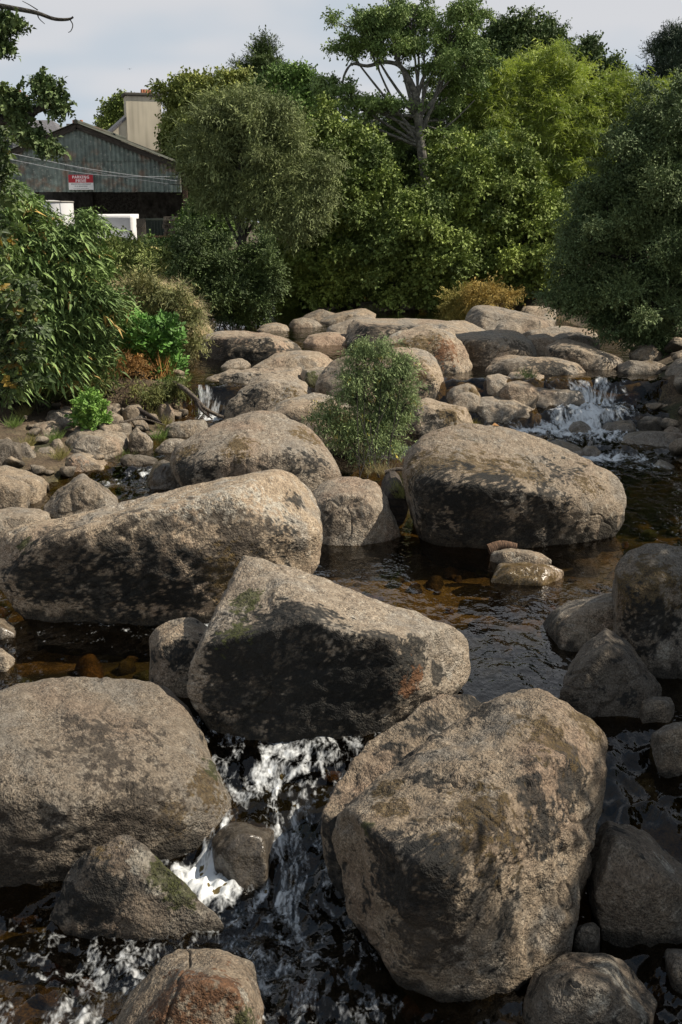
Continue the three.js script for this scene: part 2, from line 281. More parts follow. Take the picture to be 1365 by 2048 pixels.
// foam: thin sheets of bubbles riding on the water, dense and clear by turns along the flow
function foam(label, x0, x1, z0, z1, dens, seed, { n = 420, step = 0.03, fx = 6, fz = 1.5, hf = 1 } = {}) {
  const a = new Uint8Array(n * n * 4);
  for (let j = 0; j < n; j++) for (let i = 0; i < n; i++) {
    const u = (i + .5) / n, v = (j + .5) / n, x = lerp(x0, x1, u), z = lerp(z0, z1, v), o = (j * n + i) * 4, edge = sstep(0, .06, Math.min(u, 1 - u, v, 1 - v)), D = dens(x, z);
    let k = 0;
    if (D > -0.32) {
      const w = noise(x * 1.7, seed, z * 1.7), w2 = noise(x * 4, seed + 3, z * 3);
      const st = 1 - Math.abs(fbm(x * fx + w * 2.2 + w2 * .7, seed * 3.1, z * fz + w * 1.2, 4)) * 3, mid = fbm(x * 14 * hf + w2, seed, z * 6 * hf, 3), bub = fbm(x * 52 * hf, seed + 2, z * 34 * hf, 3);
      k = sstep(-.05, .8, st * .6 + mid * .75 + bub * .5 + D - .56) * edge;
    }
    a[o] = a[o + 1] = a[o + 2] = k * 235; a[o + 3] = 255;
  }
  const t = new THREE.DataTexture(a, n, n); t.magFilter = THREE.LinearFilter; t.minFilter = THREE.LinearFilter; t.needsUpdate = true;
  const nx = Math.ceil((x1 - x0) / step), nz = Math.ceil((z0 - z1) / step), pos = [], uv = [], idx = [];
  for (let j = 0; j <= nz; j++) for (let i = 0; i <= nx; i++) { const x = lerp(x0, x1, i / nx), z = lerp(z0, z1, j / nz); pos.push(x, riverY(x, z) + .01 + .05 * (fbm(x * 15, 1, z * 15, 3) + .1) * lively(x, z), z); uv.push(i / nx, j / nz); }
  for (let j = 0; j < nz; j++) for (let i = 0; i < nx; i++) { const q = j * (nx + 1) + i; idx.push(q, q + 1, q + nx + 2, q, q + nx + 2, q + nx + 1); }
  const g = new THREE.BufferGeometry(); g.setAttribute('position', new THREE.Float32BufferAttribute(pos, 3)); g.setAttribute('uv', new THREE.Float32BufferAttribute(uv, 2)); g.setIndex(idx); g.computeVertexNormals();
  const m = new THREE.Mesh(g, new THREE.MeshStandardMaterial({ color: rgb(.74, .77, .78), roughness: .5, alphaMap: t, transparent: true, side: THREE.DoubleSide })); m.receiveShadow = true; m.userData.kind = 'stuff'; return top(m, 'foam', label, 'foam');
}
foam('white foam of the small cascade between the broad and the angular boulder', -1.5, 0.5, -5.2, -8.4, (x, z) => .04 + .75 * blob(x, z, -.98, -6.72, .26, .2) + .5 * blob(x, z, -.7, -6.6, .3, .12) + .3 * blob(x, z, -.9, -7.15, .14, .35) + .25 * blob(x, z, -.42, -7.0, .14, .4) + .3 * blob(x, z, -.55, -7.6, .3, .3) + .25 * blob(x, z, -.2, -7.95, .4, .25) + .12 * blob(x, z, -.4, -6.1, .5, .5), 1, { n: 600, step: .02 });
foam('foam streaks on the run below the triangular rock', -2.7, -0.4, -4.3, -6.35, (x, z) => .0 + .25 * blob(x, z, -1.8, -5.1, .5, .5) + .15 * blob(x, z, -1.1, -5.9, .5, .2), 2, { n: 600, step: .02, fx: 2.6, fz: 3 });
foam('white water of the stepped cascade on the right', 1.8, 6.4, -16.6, -21.7, (x, z) => -.32 + 1.1 * blob(x, z, 4.75, -20.6, .8, .8) + 1.05 * blob(x, z, 3.5, -19.85, 1.1, .4) + 1.15 * blob(x, z, 4.2, -18.2, 1.0, .3) + .5 * blob(x, z, 5.0, -17.5, .7, .5) + .7 * blob(x, z, 4.7, -19.3, .9, .55), 3, { n: 600, step: .03, fx: 5, fz: .9, hf: .5 });
foam('foam at the mouth of the side stream', -4.8, -2.2, -15.4, -17.3, (x, z) => -.35 + .9 * blob(x, z, -3.0, -16.7, .45, .2) + .4 * blob(x, z, -3.5, -16.2, .4, .25), 4, { fx: 3, fz: 3, hf: .6 });
foam('foam of the little waterfall by the driftwood', -3.1, -2.0, -19.5, -20.9, (x, z) => -.35 + 1.05 * blob(x, z, -2.4, -20.15, .35, .3) + .5 * blob(x, z, -2.6, -20.55, .3, .15), 5, { n: 384, fx: 9, fz: 2, hf: .7 });
foam('scattered foam specks in front of the long boulder', -3.3, -0.8, -8.8, -10.7, (x, z) => -.3 + .95 * blob(x, z, -1.25, -10.3, .3, .14) + .2 * blob(x, z, -2.2, -10.2, .9, .35), 6, { fx: 3, fz: 3 });
// bed cobbles seen through the shallows
{
  const r = rng(77), geos = [];
  for (let v = 0; v < 4; v++) { const pts = []; for (let i = 0; i < 16; i++) { const q = V(r() - .5, r() - .5, r() - .5).normalize(); pts.push(V(q.x * .16, q.y * .09, q.z * .13)); } geos.push(rockGeo([pts], { n: 8, p: 8, seed: v + 40, lump: .03, rough: .3, tone: .2, och: .2, fine: false })); geos[v].translate(0, -.03, 0); }
  geos.forEach((g, v) => {
    const m = shade(new THREE.InstancedMesh(g, rockMat, 220)), q = new THREE.Object3D(); let k = 0;
    while (k < 220) { const d = 5 + r() * 19, x = lerp(-4, 5, r()), z = -d; if (x < curveAt(SH_L, d) + .3 || x > curveAt(SH_R, d) - .3) continue; q.position.set(x, ground(x, z), z); q.rotation.set(r() * .5, r() * 6.3, r() * .5); q.scale.setScalar(.4 + r() * r() * 1.4); q.updateMatrix(); m.setMatrixAt(k, q.matrix); m.setColorAt(k, rgb(...[.5, .4, .25].map(c => c * (.6 + r() * .8)))); k++; }
    m.userData.kind = 'stuff'; top(m, 'bed_cobbles', ['rounded', 'flat', 'mixed', 'small'][v] + ' brown cobbles on the river bed under the water', 'cobbles');
  });
}
// loose stones of the shore
{
  const r = rng(5), geos = [];
  for (let v = 0; v < 7; v++) { const pts = []; for (let i = 0; i < 13; i++) { const q = V(r() - .5, r() - .5, r() - .5).normalize(); pts.push(V(q.x * .2, q.y * .12, q.z * .16)); } geos.push(rockGeo([pts], { n: 12, p: 16, seed: v + 60, lump: .03, rough: .5, tone: v % 3 ? .05 : .3, pale: .15, fine: false })); }
  const stone = (x, z, s, label, group) => { const m = shade(new THREE.Mesh(geos[Math.floor(r() * 7)], rockMat)); m.position.set(x, ground(x, z) - .02 * s, z); m.rotation.set((r() - .5) * .5, r() * 6.3, (r() - .5) * .5); m.scale.set(s * (.8 + r() * .5), s * (.7 + r() * .5), s); top(m, 'stone', label, 'stone', group); };
  for (let k = 0; k < 90; k++) { const px = r() * 400, py = 800 + r() * 150, q = atY(px, py, .45), d = -q.z; const x = q.x; if (x > curveAt(SH_L, d) + .2) continue; stone(x, q.z, .5 + r() * r() * 1.3, 'loose tan stone in the rubble of the weedy shore', 'loose stones on the weedy shore'); }
  for (let k = 0; k < 26; k++) { const q = atY(895 + r() * 130, 765 + r() * 40, .6); stone(q.x, q.z, .4 + r() * .7, 'loose stone jammed in the rubble above the grey slab', 'loose stones jammed above the grey slab'); }
  for (let k = 0; k < 26; k++) { const d = 15 + r() * 9, x = curveAt(SH_R, d) + r() * 1.2 - .2; stone(x, -d, .6 + r() * 1.2, 'dark loose stone along the shaded bank under the big willow', 'loose stones along the shaded bank'); }
}
// ------------------------------------------------------------------ the boulders, from the near pool up the river
boulder('broad rounded tan boulder beside the churning run of water', [[
  [-150, 1500, .2], [-20, 1403, .3], [120, 1366, .35], [240, 1342, .36], [300, 1344, .33], [350, 1373, .28], [420, 1433, .18], [475, 1490, .03], [487, 1530, -.08],
  [474, 1572, -.3], [440, 1614, -.42], [370, 1655, -.46], [290, 1697, -.5], [170, 1740, -.5], [40, 1765, -.5], [-150, 1765, -.5], [380, 1545, .1], [250, 1580, .17], [100, 1600, .2], [-80, 1600, .2]]],
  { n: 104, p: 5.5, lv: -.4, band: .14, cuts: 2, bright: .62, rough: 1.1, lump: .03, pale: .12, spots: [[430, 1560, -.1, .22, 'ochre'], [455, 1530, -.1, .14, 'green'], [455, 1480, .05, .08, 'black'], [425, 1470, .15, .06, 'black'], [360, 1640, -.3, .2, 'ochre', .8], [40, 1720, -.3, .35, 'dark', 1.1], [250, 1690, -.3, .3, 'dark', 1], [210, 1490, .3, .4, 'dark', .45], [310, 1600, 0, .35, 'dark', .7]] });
boulder('huge angular boulder with flat top and patches of black moss', [[
  [730, 1598, .38], [842, 1508, .5], [895, 1465, .55], [937, 1438, .6], [1022, 1378, .7], [1100, 1370, .7], [1168, 1396, .66], [1214, 1440, .58], [842, 1730, .44], [890, 1672, .46], [1085, 1552, .58], [1150, 1494, .6],
  [1196, 1560, .3], [1192, 1650, .1], [1167, 1760, -.22], [1142, 1850, -.4], [1080, 1935, -.52], [1000, 1990, -.56], [880, 2003, -.56], [800, 1965, -.52], [740, 1890, -.5], [715, 1780, -.35]],
[[650, 1635, .0], [690, 1556, .1], [748, 1502, .16], [872, 1425, .3], [925, 1408, .36], [990, 1415, .38], [900, 1485, .3], [770, 1570, .12], [740, 1640, .0], [760, 1760, -.4], [690, 1800, -.5], [650, 1720, -.4], [900, 1800, -.5], [1000, 1700, -.3]]],
  { n: 108, p: 20, lv: -.5, band: .06, rough: 1.5, lump: .025, pale: .15, blk: .09, bot: .6, cuts: 2, bright: .68, shelfSpots: [[830, 1440, 0, .14, 'black', .8], [870, 1420, 0, .12, 'black', .8], [790, 1480, 0, .12, 'black', .7], [960, 1400, 0, .18, 'black', .7], [700, 1760, 0, .34, 'black', 1.5], [665, 1690, 0, .2, 'black', 1.4], [740, 1700, 0, .2, 'black', 1.3], [740, 1830, 0, .3, 'black', 1.4], [705, 1660, 0, .06, 'green', 1]], spots: [  // black spots low on shelf and left front paint shade over moss
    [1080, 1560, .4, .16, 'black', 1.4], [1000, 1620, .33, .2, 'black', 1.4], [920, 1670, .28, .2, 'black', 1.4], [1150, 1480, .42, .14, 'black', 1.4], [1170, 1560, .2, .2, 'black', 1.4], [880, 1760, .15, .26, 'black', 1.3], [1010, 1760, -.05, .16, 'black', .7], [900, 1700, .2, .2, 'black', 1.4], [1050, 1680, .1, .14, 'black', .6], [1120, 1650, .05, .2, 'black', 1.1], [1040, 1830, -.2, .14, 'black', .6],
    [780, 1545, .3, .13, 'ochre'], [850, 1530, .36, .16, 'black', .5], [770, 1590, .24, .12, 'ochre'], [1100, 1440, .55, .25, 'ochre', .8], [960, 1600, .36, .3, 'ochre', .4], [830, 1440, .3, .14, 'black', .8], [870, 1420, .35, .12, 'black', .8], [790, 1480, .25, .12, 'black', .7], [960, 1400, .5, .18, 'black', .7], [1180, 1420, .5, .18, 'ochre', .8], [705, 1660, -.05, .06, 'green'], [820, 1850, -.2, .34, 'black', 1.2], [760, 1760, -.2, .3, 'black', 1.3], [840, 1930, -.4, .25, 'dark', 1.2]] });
boulder('sharp wedge shaped boulder with a pale sloping top and black mossy sides', [[
  [492, 1112, 1.07], [512, 1116, 1.07], [620, 1161, .9], [720, 1201, .73], [820, 1243, .53], [913, 1294, .32], [798, 1257, .74], [678, 1277, .82], [590, 1200, .98], [466, 1165, .93], [404, 1300, .42], [398, 1400, .1],
  [424, 1466, -.1], [560, 1496, -.15], [700, 1480, -.12], [800, 1434, -.08], [900, 1392, -.03], [918, 1350, .08]]],
  { n: 98, p: 38, lv: -.05, band: .12, bot: .6, rough: 1.1, lump: .015, cuts: 0, bright: 1, pale: .25, spots: [
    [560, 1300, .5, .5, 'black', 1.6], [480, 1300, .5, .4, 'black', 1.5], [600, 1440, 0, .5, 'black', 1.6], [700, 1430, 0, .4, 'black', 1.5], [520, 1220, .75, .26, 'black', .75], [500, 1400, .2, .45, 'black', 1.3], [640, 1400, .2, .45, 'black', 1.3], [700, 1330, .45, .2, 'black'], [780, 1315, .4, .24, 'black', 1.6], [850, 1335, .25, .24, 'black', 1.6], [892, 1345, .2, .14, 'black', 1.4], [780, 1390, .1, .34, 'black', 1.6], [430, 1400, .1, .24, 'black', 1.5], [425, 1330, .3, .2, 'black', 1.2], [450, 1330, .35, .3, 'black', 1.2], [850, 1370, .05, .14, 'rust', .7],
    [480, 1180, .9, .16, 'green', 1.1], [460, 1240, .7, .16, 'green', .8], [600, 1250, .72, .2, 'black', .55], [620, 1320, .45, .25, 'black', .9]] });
boulder('long whaleback boulder with a pale flat top', [[
  [-40, 1105, .68], [0, 1058, .85], [100, 1037, .95], [240, 1007, 1.05], [430, 983, 1.1], [540, 965, 1.13], [597, 967, 1.1], [627, 995, .95], [640, 1060, .77], [638, 1110, .5], [628, 1160, .25], [0, 1114, .72], [60, 1088, .86], [170, 1058, 1.03], [300, 1046, 1.07], [450, 1040, 1.08], [570, 1032, 1.08], [612, 1024, 1.08],
  [600, 1194, .07], [440, 1228, 0], [300, 1232, 0], [150, 1228, 0], [60, 1208, .05], [0, 1158, .25]]],
  { n: 98, p: 18, lv: 0, band: .18, rough: 1.35, lump: .03, pale: .2, cuts: 2, bot: .65, bright: 1.08, spots: [[300, 1022, 1, .5, 'pale', .5], [480, 1005, 1, .5, 'pale', .6], [560, 1010, 1, .3, 'pale', .6],  // pale spots brighten the sunlit top; dark front spots paint shade over moss
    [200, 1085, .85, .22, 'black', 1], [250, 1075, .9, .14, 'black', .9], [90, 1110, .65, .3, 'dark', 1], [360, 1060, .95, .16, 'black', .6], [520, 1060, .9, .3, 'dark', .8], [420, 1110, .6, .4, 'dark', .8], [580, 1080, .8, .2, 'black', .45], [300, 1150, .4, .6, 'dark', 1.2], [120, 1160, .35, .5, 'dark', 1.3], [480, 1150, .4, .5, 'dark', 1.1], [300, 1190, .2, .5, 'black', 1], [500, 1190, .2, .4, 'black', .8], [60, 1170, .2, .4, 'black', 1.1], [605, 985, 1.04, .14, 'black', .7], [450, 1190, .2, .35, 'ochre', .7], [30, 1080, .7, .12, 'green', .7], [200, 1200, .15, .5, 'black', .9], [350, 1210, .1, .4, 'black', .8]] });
boulder('domed boulder crusted with olive moss above the dark pool', [[
  [795, 935, .82], [808, 888, 1.02], [850, 867, 1.15], [900, 858, 1.2], [980, 855, 1.23], [1060, 865, 1.18], [1130, 888, 1.05], [1192, 930, .82], [1242, 980, .5], [1262, 1030, .25], [1265, 1070, .02], [830, 965, .8], [900, 968, .84], [1000, 970, .84], [1100, 985, .73], [1190, 1015, .48], [1150, 1083, 0], [1000, 1080, 0], [880, 1074, 0], [815, 1047, .1], [795, 985, .5]]],
  { n: 96, p: 9, lv: 0, band: .3, bot: .7, cuts: 2, bright: .85, rough: 1.1, lump: .035, pale: .3, och: .12, spots: [
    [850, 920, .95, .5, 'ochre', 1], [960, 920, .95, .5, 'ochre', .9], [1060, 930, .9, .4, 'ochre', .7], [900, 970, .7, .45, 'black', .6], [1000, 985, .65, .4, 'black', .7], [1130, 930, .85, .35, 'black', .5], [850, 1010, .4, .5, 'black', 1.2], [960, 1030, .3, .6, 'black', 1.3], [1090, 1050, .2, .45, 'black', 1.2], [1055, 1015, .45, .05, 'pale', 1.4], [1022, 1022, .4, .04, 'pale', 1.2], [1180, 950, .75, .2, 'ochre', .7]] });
boulder('rounded tan boulder with ochre moss patches behind the long one', [[
  [332, 915, .5], [350, 884, .7], [440, 844, .95], [500, 826, 1.05], [560, 821, 1.08], [612, 839, 1.0], [642, 868, .8], [660, 910, .55], [655, 950, .2], [620, 987, 0], [450, 987, 0], [380, 977, 0], [343, 957, .1], [420, 915, .72], [520, 900, .8], [600, 915, .7]]],
  { n: 84, p: 9, lv: 0.05, bot: .75, cuts: 2, band: .14, rough: 1, lump: .035, pale: .25, spots: [[365, 895, .65, .25, 'ochre', 1], [470, 880, .8, .25, 'ochre', .9], [355, 950, .25, .35, 'black', 1.2], [410, 950, .3, .2, 'black', .7], [620, 860, .85, .25, 'ochre', .8], [600, 920, .5, .2, 'black', .6], [640, 930, .35, .25, 'black', .9], [550, 960, .2, .25, 'dark', .6]] });
// right of the pool and around the foreground; reduced bright paints tree shade on right-hand rocks
const R = outlineRock;
R('small smooth pale boulder wedged between the long and the domed boulder', [[622, 990], [640, 970], [680, 955], [740, 955], [770, 962], [779, 985], [773, 1030], [755, 1065], [715, 1090], [670, 1077], [640, 1042], [624, 1012]], 13.2, 1, { p: 8, n: 60, pale: .2, lump: .03, band: .04, spots: [[660, 1040, .3, .2, 'dark', .9]] });
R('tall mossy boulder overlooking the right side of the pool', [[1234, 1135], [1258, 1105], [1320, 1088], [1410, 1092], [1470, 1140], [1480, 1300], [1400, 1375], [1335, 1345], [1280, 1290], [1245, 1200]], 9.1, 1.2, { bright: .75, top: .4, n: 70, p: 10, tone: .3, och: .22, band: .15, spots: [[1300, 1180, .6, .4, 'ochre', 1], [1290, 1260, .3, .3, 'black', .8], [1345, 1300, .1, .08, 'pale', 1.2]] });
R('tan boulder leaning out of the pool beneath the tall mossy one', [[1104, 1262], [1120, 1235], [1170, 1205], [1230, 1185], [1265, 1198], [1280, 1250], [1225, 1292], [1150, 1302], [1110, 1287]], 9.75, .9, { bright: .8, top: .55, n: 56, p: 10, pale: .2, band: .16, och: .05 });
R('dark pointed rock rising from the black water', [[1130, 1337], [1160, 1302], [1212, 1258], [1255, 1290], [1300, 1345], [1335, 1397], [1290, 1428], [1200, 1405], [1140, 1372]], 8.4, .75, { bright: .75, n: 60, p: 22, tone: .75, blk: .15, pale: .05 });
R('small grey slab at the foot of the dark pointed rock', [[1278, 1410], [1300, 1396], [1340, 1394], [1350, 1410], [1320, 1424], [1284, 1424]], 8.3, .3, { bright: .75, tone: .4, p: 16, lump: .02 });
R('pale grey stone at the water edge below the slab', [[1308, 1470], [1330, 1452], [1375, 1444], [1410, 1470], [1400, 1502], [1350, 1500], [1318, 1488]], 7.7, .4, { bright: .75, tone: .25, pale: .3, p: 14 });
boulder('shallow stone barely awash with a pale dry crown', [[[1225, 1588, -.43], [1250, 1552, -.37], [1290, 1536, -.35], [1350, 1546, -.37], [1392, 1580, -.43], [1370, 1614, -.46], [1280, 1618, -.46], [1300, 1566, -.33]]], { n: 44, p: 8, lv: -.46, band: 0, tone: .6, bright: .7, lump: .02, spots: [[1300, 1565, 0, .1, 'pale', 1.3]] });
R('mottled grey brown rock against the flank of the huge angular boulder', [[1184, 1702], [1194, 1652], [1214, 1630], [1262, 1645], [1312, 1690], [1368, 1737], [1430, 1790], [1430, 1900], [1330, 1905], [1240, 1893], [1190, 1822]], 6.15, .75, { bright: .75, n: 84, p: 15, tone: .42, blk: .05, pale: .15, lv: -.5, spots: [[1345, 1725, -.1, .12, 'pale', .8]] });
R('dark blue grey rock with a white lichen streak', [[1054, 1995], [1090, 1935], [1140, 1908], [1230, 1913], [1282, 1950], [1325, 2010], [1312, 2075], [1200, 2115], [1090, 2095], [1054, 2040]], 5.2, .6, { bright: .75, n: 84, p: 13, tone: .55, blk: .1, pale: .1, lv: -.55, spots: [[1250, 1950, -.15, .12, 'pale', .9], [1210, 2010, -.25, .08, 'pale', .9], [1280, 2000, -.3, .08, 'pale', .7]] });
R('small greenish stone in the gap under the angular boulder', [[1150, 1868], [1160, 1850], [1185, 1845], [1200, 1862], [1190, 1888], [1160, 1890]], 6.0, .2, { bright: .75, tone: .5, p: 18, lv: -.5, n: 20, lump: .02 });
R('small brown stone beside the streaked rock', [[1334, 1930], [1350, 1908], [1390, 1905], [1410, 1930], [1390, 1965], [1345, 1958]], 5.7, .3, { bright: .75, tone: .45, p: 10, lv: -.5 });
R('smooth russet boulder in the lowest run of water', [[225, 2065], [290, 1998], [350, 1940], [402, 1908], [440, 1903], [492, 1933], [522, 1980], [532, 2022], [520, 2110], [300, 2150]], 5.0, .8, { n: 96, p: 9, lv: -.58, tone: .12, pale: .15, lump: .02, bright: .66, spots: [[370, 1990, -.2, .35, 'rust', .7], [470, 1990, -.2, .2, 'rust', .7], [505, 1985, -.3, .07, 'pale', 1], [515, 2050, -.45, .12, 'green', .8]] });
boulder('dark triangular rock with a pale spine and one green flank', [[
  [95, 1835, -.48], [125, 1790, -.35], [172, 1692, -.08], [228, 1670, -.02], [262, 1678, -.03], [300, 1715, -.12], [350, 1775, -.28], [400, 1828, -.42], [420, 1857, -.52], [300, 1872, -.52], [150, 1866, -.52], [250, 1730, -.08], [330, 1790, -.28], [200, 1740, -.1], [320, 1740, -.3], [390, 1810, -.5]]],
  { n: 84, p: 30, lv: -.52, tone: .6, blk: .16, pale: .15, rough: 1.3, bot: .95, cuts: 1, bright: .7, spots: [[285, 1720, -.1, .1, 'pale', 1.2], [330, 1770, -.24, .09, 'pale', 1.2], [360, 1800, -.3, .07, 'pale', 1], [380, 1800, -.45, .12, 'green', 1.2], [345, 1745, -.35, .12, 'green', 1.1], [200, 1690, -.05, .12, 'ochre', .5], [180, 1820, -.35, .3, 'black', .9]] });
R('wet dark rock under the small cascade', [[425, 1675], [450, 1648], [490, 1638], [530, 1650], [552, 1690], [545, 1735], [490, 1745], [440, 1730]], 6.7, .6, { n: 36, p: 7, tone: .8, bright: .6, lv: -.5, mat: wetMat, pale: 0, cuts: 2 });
R('low split rock at the left foot of the wedge boulder', [[300, 1292], [312, 1256], [340, 1238], [382, 1234], [432, 1258], [445, 1290], [430, 1340], [385, 1400], [330, 1360], [304, 1322]], 8.75, .7, { n: 60, p: 16, lv: -.02, tone: .2, blk: .08, spots: [[350, 1300, .2, .16, 'black', 1], [390, 1330, .1, .2, 'black', 1]] });
R('tiny rounded tan rock at the left edge of the run', [[-40, 1330], [-20, 1300], [5, 1296], [22, 1312], [24, 1332], [-10, 1345]], 9.2, .3, { p: 8 });
R('flat dark stone awash left of the long boulder', [[-60, 1260], [-30, 1245], [10, 1248], [30, 1262], [10, 1278], [-40, 1280]], 10, .4, { p: 10, tone: .7, mat: wetMat });
R('two tone slab of stone poking from the shallow pool', [[982, 1112], [990, 1102], [1040, 1098], [1078, 1106], [1100, 1120], [1060, 1126], [1000, 1124]], 12.35, .35, { p: 18, tone: .25, pale: .35, lump: .02, name: 'rock_slab', cat: 'rock' });
R('drowned slab glowing amber green under the pool', [[985, 1146], [1000, 1130], [1060, 1126], [1110, 1130], [1125, 1142], [1080, 1152], [1010, 1154]], 11.7, .5, { p: 12, tone: 0, lv: -.2, name: 'rock_slab', cat: 'rock', mat: wetMat, spots: [[1050, 1140, -.06, .5, 'ochre', 1.3]] });
// left shallows
R('speckled pointed rock behind the long boulder', [[84, 1026], [110, 985], [165, 951], [196, 965], [222, 995], [234, 1012], [180, 1036]], 14.3, .9, { n: 50, p: 15, tone: .3, blk: .08, pale: .2, rough: 1.2 });
R('low flat boulder beside the speckled pointed rock', [[-60, 1032], [0, 1018], [80, 1017], [102, 1030], [62, 1062], [-60, 1080]], 13.5, 1, { n: 40, p: 10, pale: .2 });
R('pinkish rounded boulder on the left edge of the shallows', [[-60, 952], [0, 930], [52, 937], [90, 956], [86, 978], [30, 998], [-60, 1012]], 15.2, 1, { n: 46, p: 8 });
R('grey capped rock lying against the pinkish boulder', [[-50, 975], [0, 958], [35, 952], [60, 968], [58, 985], [20, 1005], [-50, 1015]], 14.7, .6, { n: 36, p: 8, tone: .2 });
R('pink oval boulder at the mouth of the side stream', [[121, 938], [134, 910], [165, 904], [200, 930], [226, 941], [200, 957], [140, 961]], 16.7, .9, { n: 46, p: 8, spots: [[140, 935, .3, .3, 'pink', 1]] });
R('broad flat topped slab with a fluted front edge', [[128, 882], [150, 860], [200, 857], [246, 864], [254, 880], [246, 906], [210, 927], [170, 908], [140, 898]], 17.4, 1.5, { n: 56, p: 16, pale: .25, rough: 1.4, top: .75 });
R('upright faceted stone beside the fluted slab', [[257, 900], [259, 866], [275, 852], [292, 862], [305, 885], [300, 908], [275, 914]], 17.9, .5, { n: 36, p: 22, tone: .15, spots: [[268, 890, .4, .15, 'dark', .9]] });
R('upright square block at the foot of the bank', [[328, 876], [334, 850], [370, 843], [408, 840], [412, 858], [404, 872], [350, 880]], 19.0, .5, { n: 36, p: 24, tone: .15 });
R('dark flat slab tilting into the side stream', [[238, 918], [250, 907], [290, 912], [322, 925], [330, 940], [300, 946], [250, 938]], 17.0, .5, { n: 34, p: 18, tone: .8, pale: .03 });
R('wet brown rock between the side stream and the moss patched boulder', [[296, 960], [306, 930], [325, 918], [350, 925], [360, 970], [320, 975]], 16.0, .7, { n: 34, p: 10, tone: .75, mat: wetMat });
R('speckled rock under the hollow shard', [[24, 920], [30, 892], [52, 884], [70, 905], [86, 936], [60, 942], [34, 938]], 17.0, .5, { n: 34, p: 14, tone: .35, blk: .05 });
R('hollow dark shard of rock propped on the shore', [[-30, 912], [-20, 880], [10, 878], [40, 886], [44, 896], [20, 915], [-10, 920]], 16.6, .5, { n: 34, p: 24, tone: .85 });
R('small upright stone on the shore beside the long thin slab', [[100, 895], [106, 878], [118, 876], [128, 890], [125, 910], [104, 912]], 17.6, .3, { p: 16 });
R('long thin slab lying on the shore', [[70, 900], [80, 897], [118, 912], [120, 922], [110, 924], [75, 910]], 17.3, .3, { p: 24, lump: .015 });
R('flat weathered block behind the leafy shore plant', [[92, 838], [100, 822], [140, 816], [155, 826], [152, 845], [110, 850]], 18.9, .8, { n: 36, p: 16 });
R('low tan block on the upper shore', [[58, 866], [66, 848], [108, 843], [126, 856], [118, 872], [70, 876]], 18.2, .7, { n: 34, p: 14 });
R('pale wedge of rock on the shore rubble', [[205, 818], [218, 806], [236, 808], [246, 826], [230, 832], [210, 830]], 19.8, .5, { p: 20 });
R('pink grey wedge of rock leaning on the shore rubble', [[244, 822], [258, 808], [280, 810], [290, 826], [270, 838], [250, 836]], 19.6, .5, { p: 22 });
R('pale oblong stone topping the shore rubble', [[200, 842], [205, 826], [225, 822], [246, 836], [240, 848], [210, 850]], 19.3, .4, { p: 18, pale: .3 });
R('brown lump of rock in front of the shore rubble', [[218, 862], [222, 848], [245, 842], [264, 850], [260, 864], [235, 870]], 18.8, .4, { p: 14, tone: .15 });
R('pale rounded rock on the bank above the driftwood', [[314, 822], [318, 806], [334, 802], [348, 822], [340, 836], [320, 834]], 20.0, .4, { p: 10, pale: .3 });
R('low pale rock at the brim of the bank', [[276, 800], [290, 789], [330, 788], [344, 795], [338, 804], [290, 806]], 20.9, .6, { p: 12, pale: .2 });
R('pale low rock at the edge of the side stream pool', [[310, 902], [322, 884], [350, 876], [378, 880], [372, 900], [330, 915]], 17.8, .5, { p: 9, pale: .2 });
// middle ledge
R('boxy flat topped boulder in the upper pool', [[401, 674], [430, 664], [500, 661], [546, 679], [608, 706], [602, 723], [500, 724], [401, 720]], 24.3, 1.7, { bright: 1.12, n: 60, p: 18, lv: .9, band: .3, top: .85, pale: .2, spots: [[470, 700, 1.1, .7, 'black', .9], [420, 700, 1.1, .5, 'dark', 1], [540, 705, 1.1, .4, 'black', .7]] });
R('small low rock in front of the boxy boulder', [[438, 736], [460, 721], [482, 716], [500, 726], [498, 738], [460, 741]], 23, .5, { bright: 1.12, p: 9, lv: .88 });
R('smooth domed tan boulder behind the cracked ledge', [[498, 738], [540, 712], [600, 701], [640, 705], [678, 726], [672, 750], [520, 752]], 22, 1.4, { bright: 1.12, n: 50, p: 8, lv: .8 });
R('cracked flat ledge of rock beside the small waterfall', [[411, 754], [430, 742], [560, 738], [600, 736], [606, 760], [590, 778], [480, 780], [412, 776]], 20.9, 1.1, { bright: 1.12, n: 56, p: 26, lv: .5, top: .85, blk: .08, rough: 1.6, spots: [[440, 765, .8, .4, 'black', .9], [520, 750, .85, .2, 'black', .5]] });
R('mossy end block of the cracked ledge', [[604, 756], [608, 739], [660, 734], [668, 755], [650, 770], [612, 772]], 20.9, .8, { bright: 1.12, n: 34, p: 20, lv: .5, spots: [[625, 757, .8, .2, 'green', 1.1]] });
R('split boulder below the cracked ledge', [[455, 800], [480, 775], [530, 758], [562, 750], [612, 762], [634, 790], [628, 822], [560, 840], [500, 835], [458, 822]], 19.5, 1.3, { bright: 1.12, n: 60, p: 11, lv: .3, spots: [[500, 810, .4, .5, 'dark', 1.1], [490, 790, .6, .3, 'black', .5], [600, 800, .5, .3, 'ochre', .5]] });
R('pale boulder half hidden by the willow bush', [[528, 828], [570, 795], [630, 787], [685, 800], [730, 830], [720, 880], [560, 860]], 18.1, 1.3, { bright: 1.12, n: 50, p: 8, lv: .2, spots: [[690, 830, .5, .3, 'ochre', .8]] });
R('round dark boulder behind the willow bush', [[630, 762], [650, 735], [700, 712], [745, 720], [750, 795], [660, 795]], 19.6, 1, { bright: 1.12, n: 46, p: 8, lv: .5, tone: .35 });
R('low russet rock peeping past the willow bush', [[672, 735], [690, 718], [720, 712], [748, 722], [750, 745], [690, 748]], 21, .6, { bright: 1.12, n: 30, p: 9, lv: .8 });
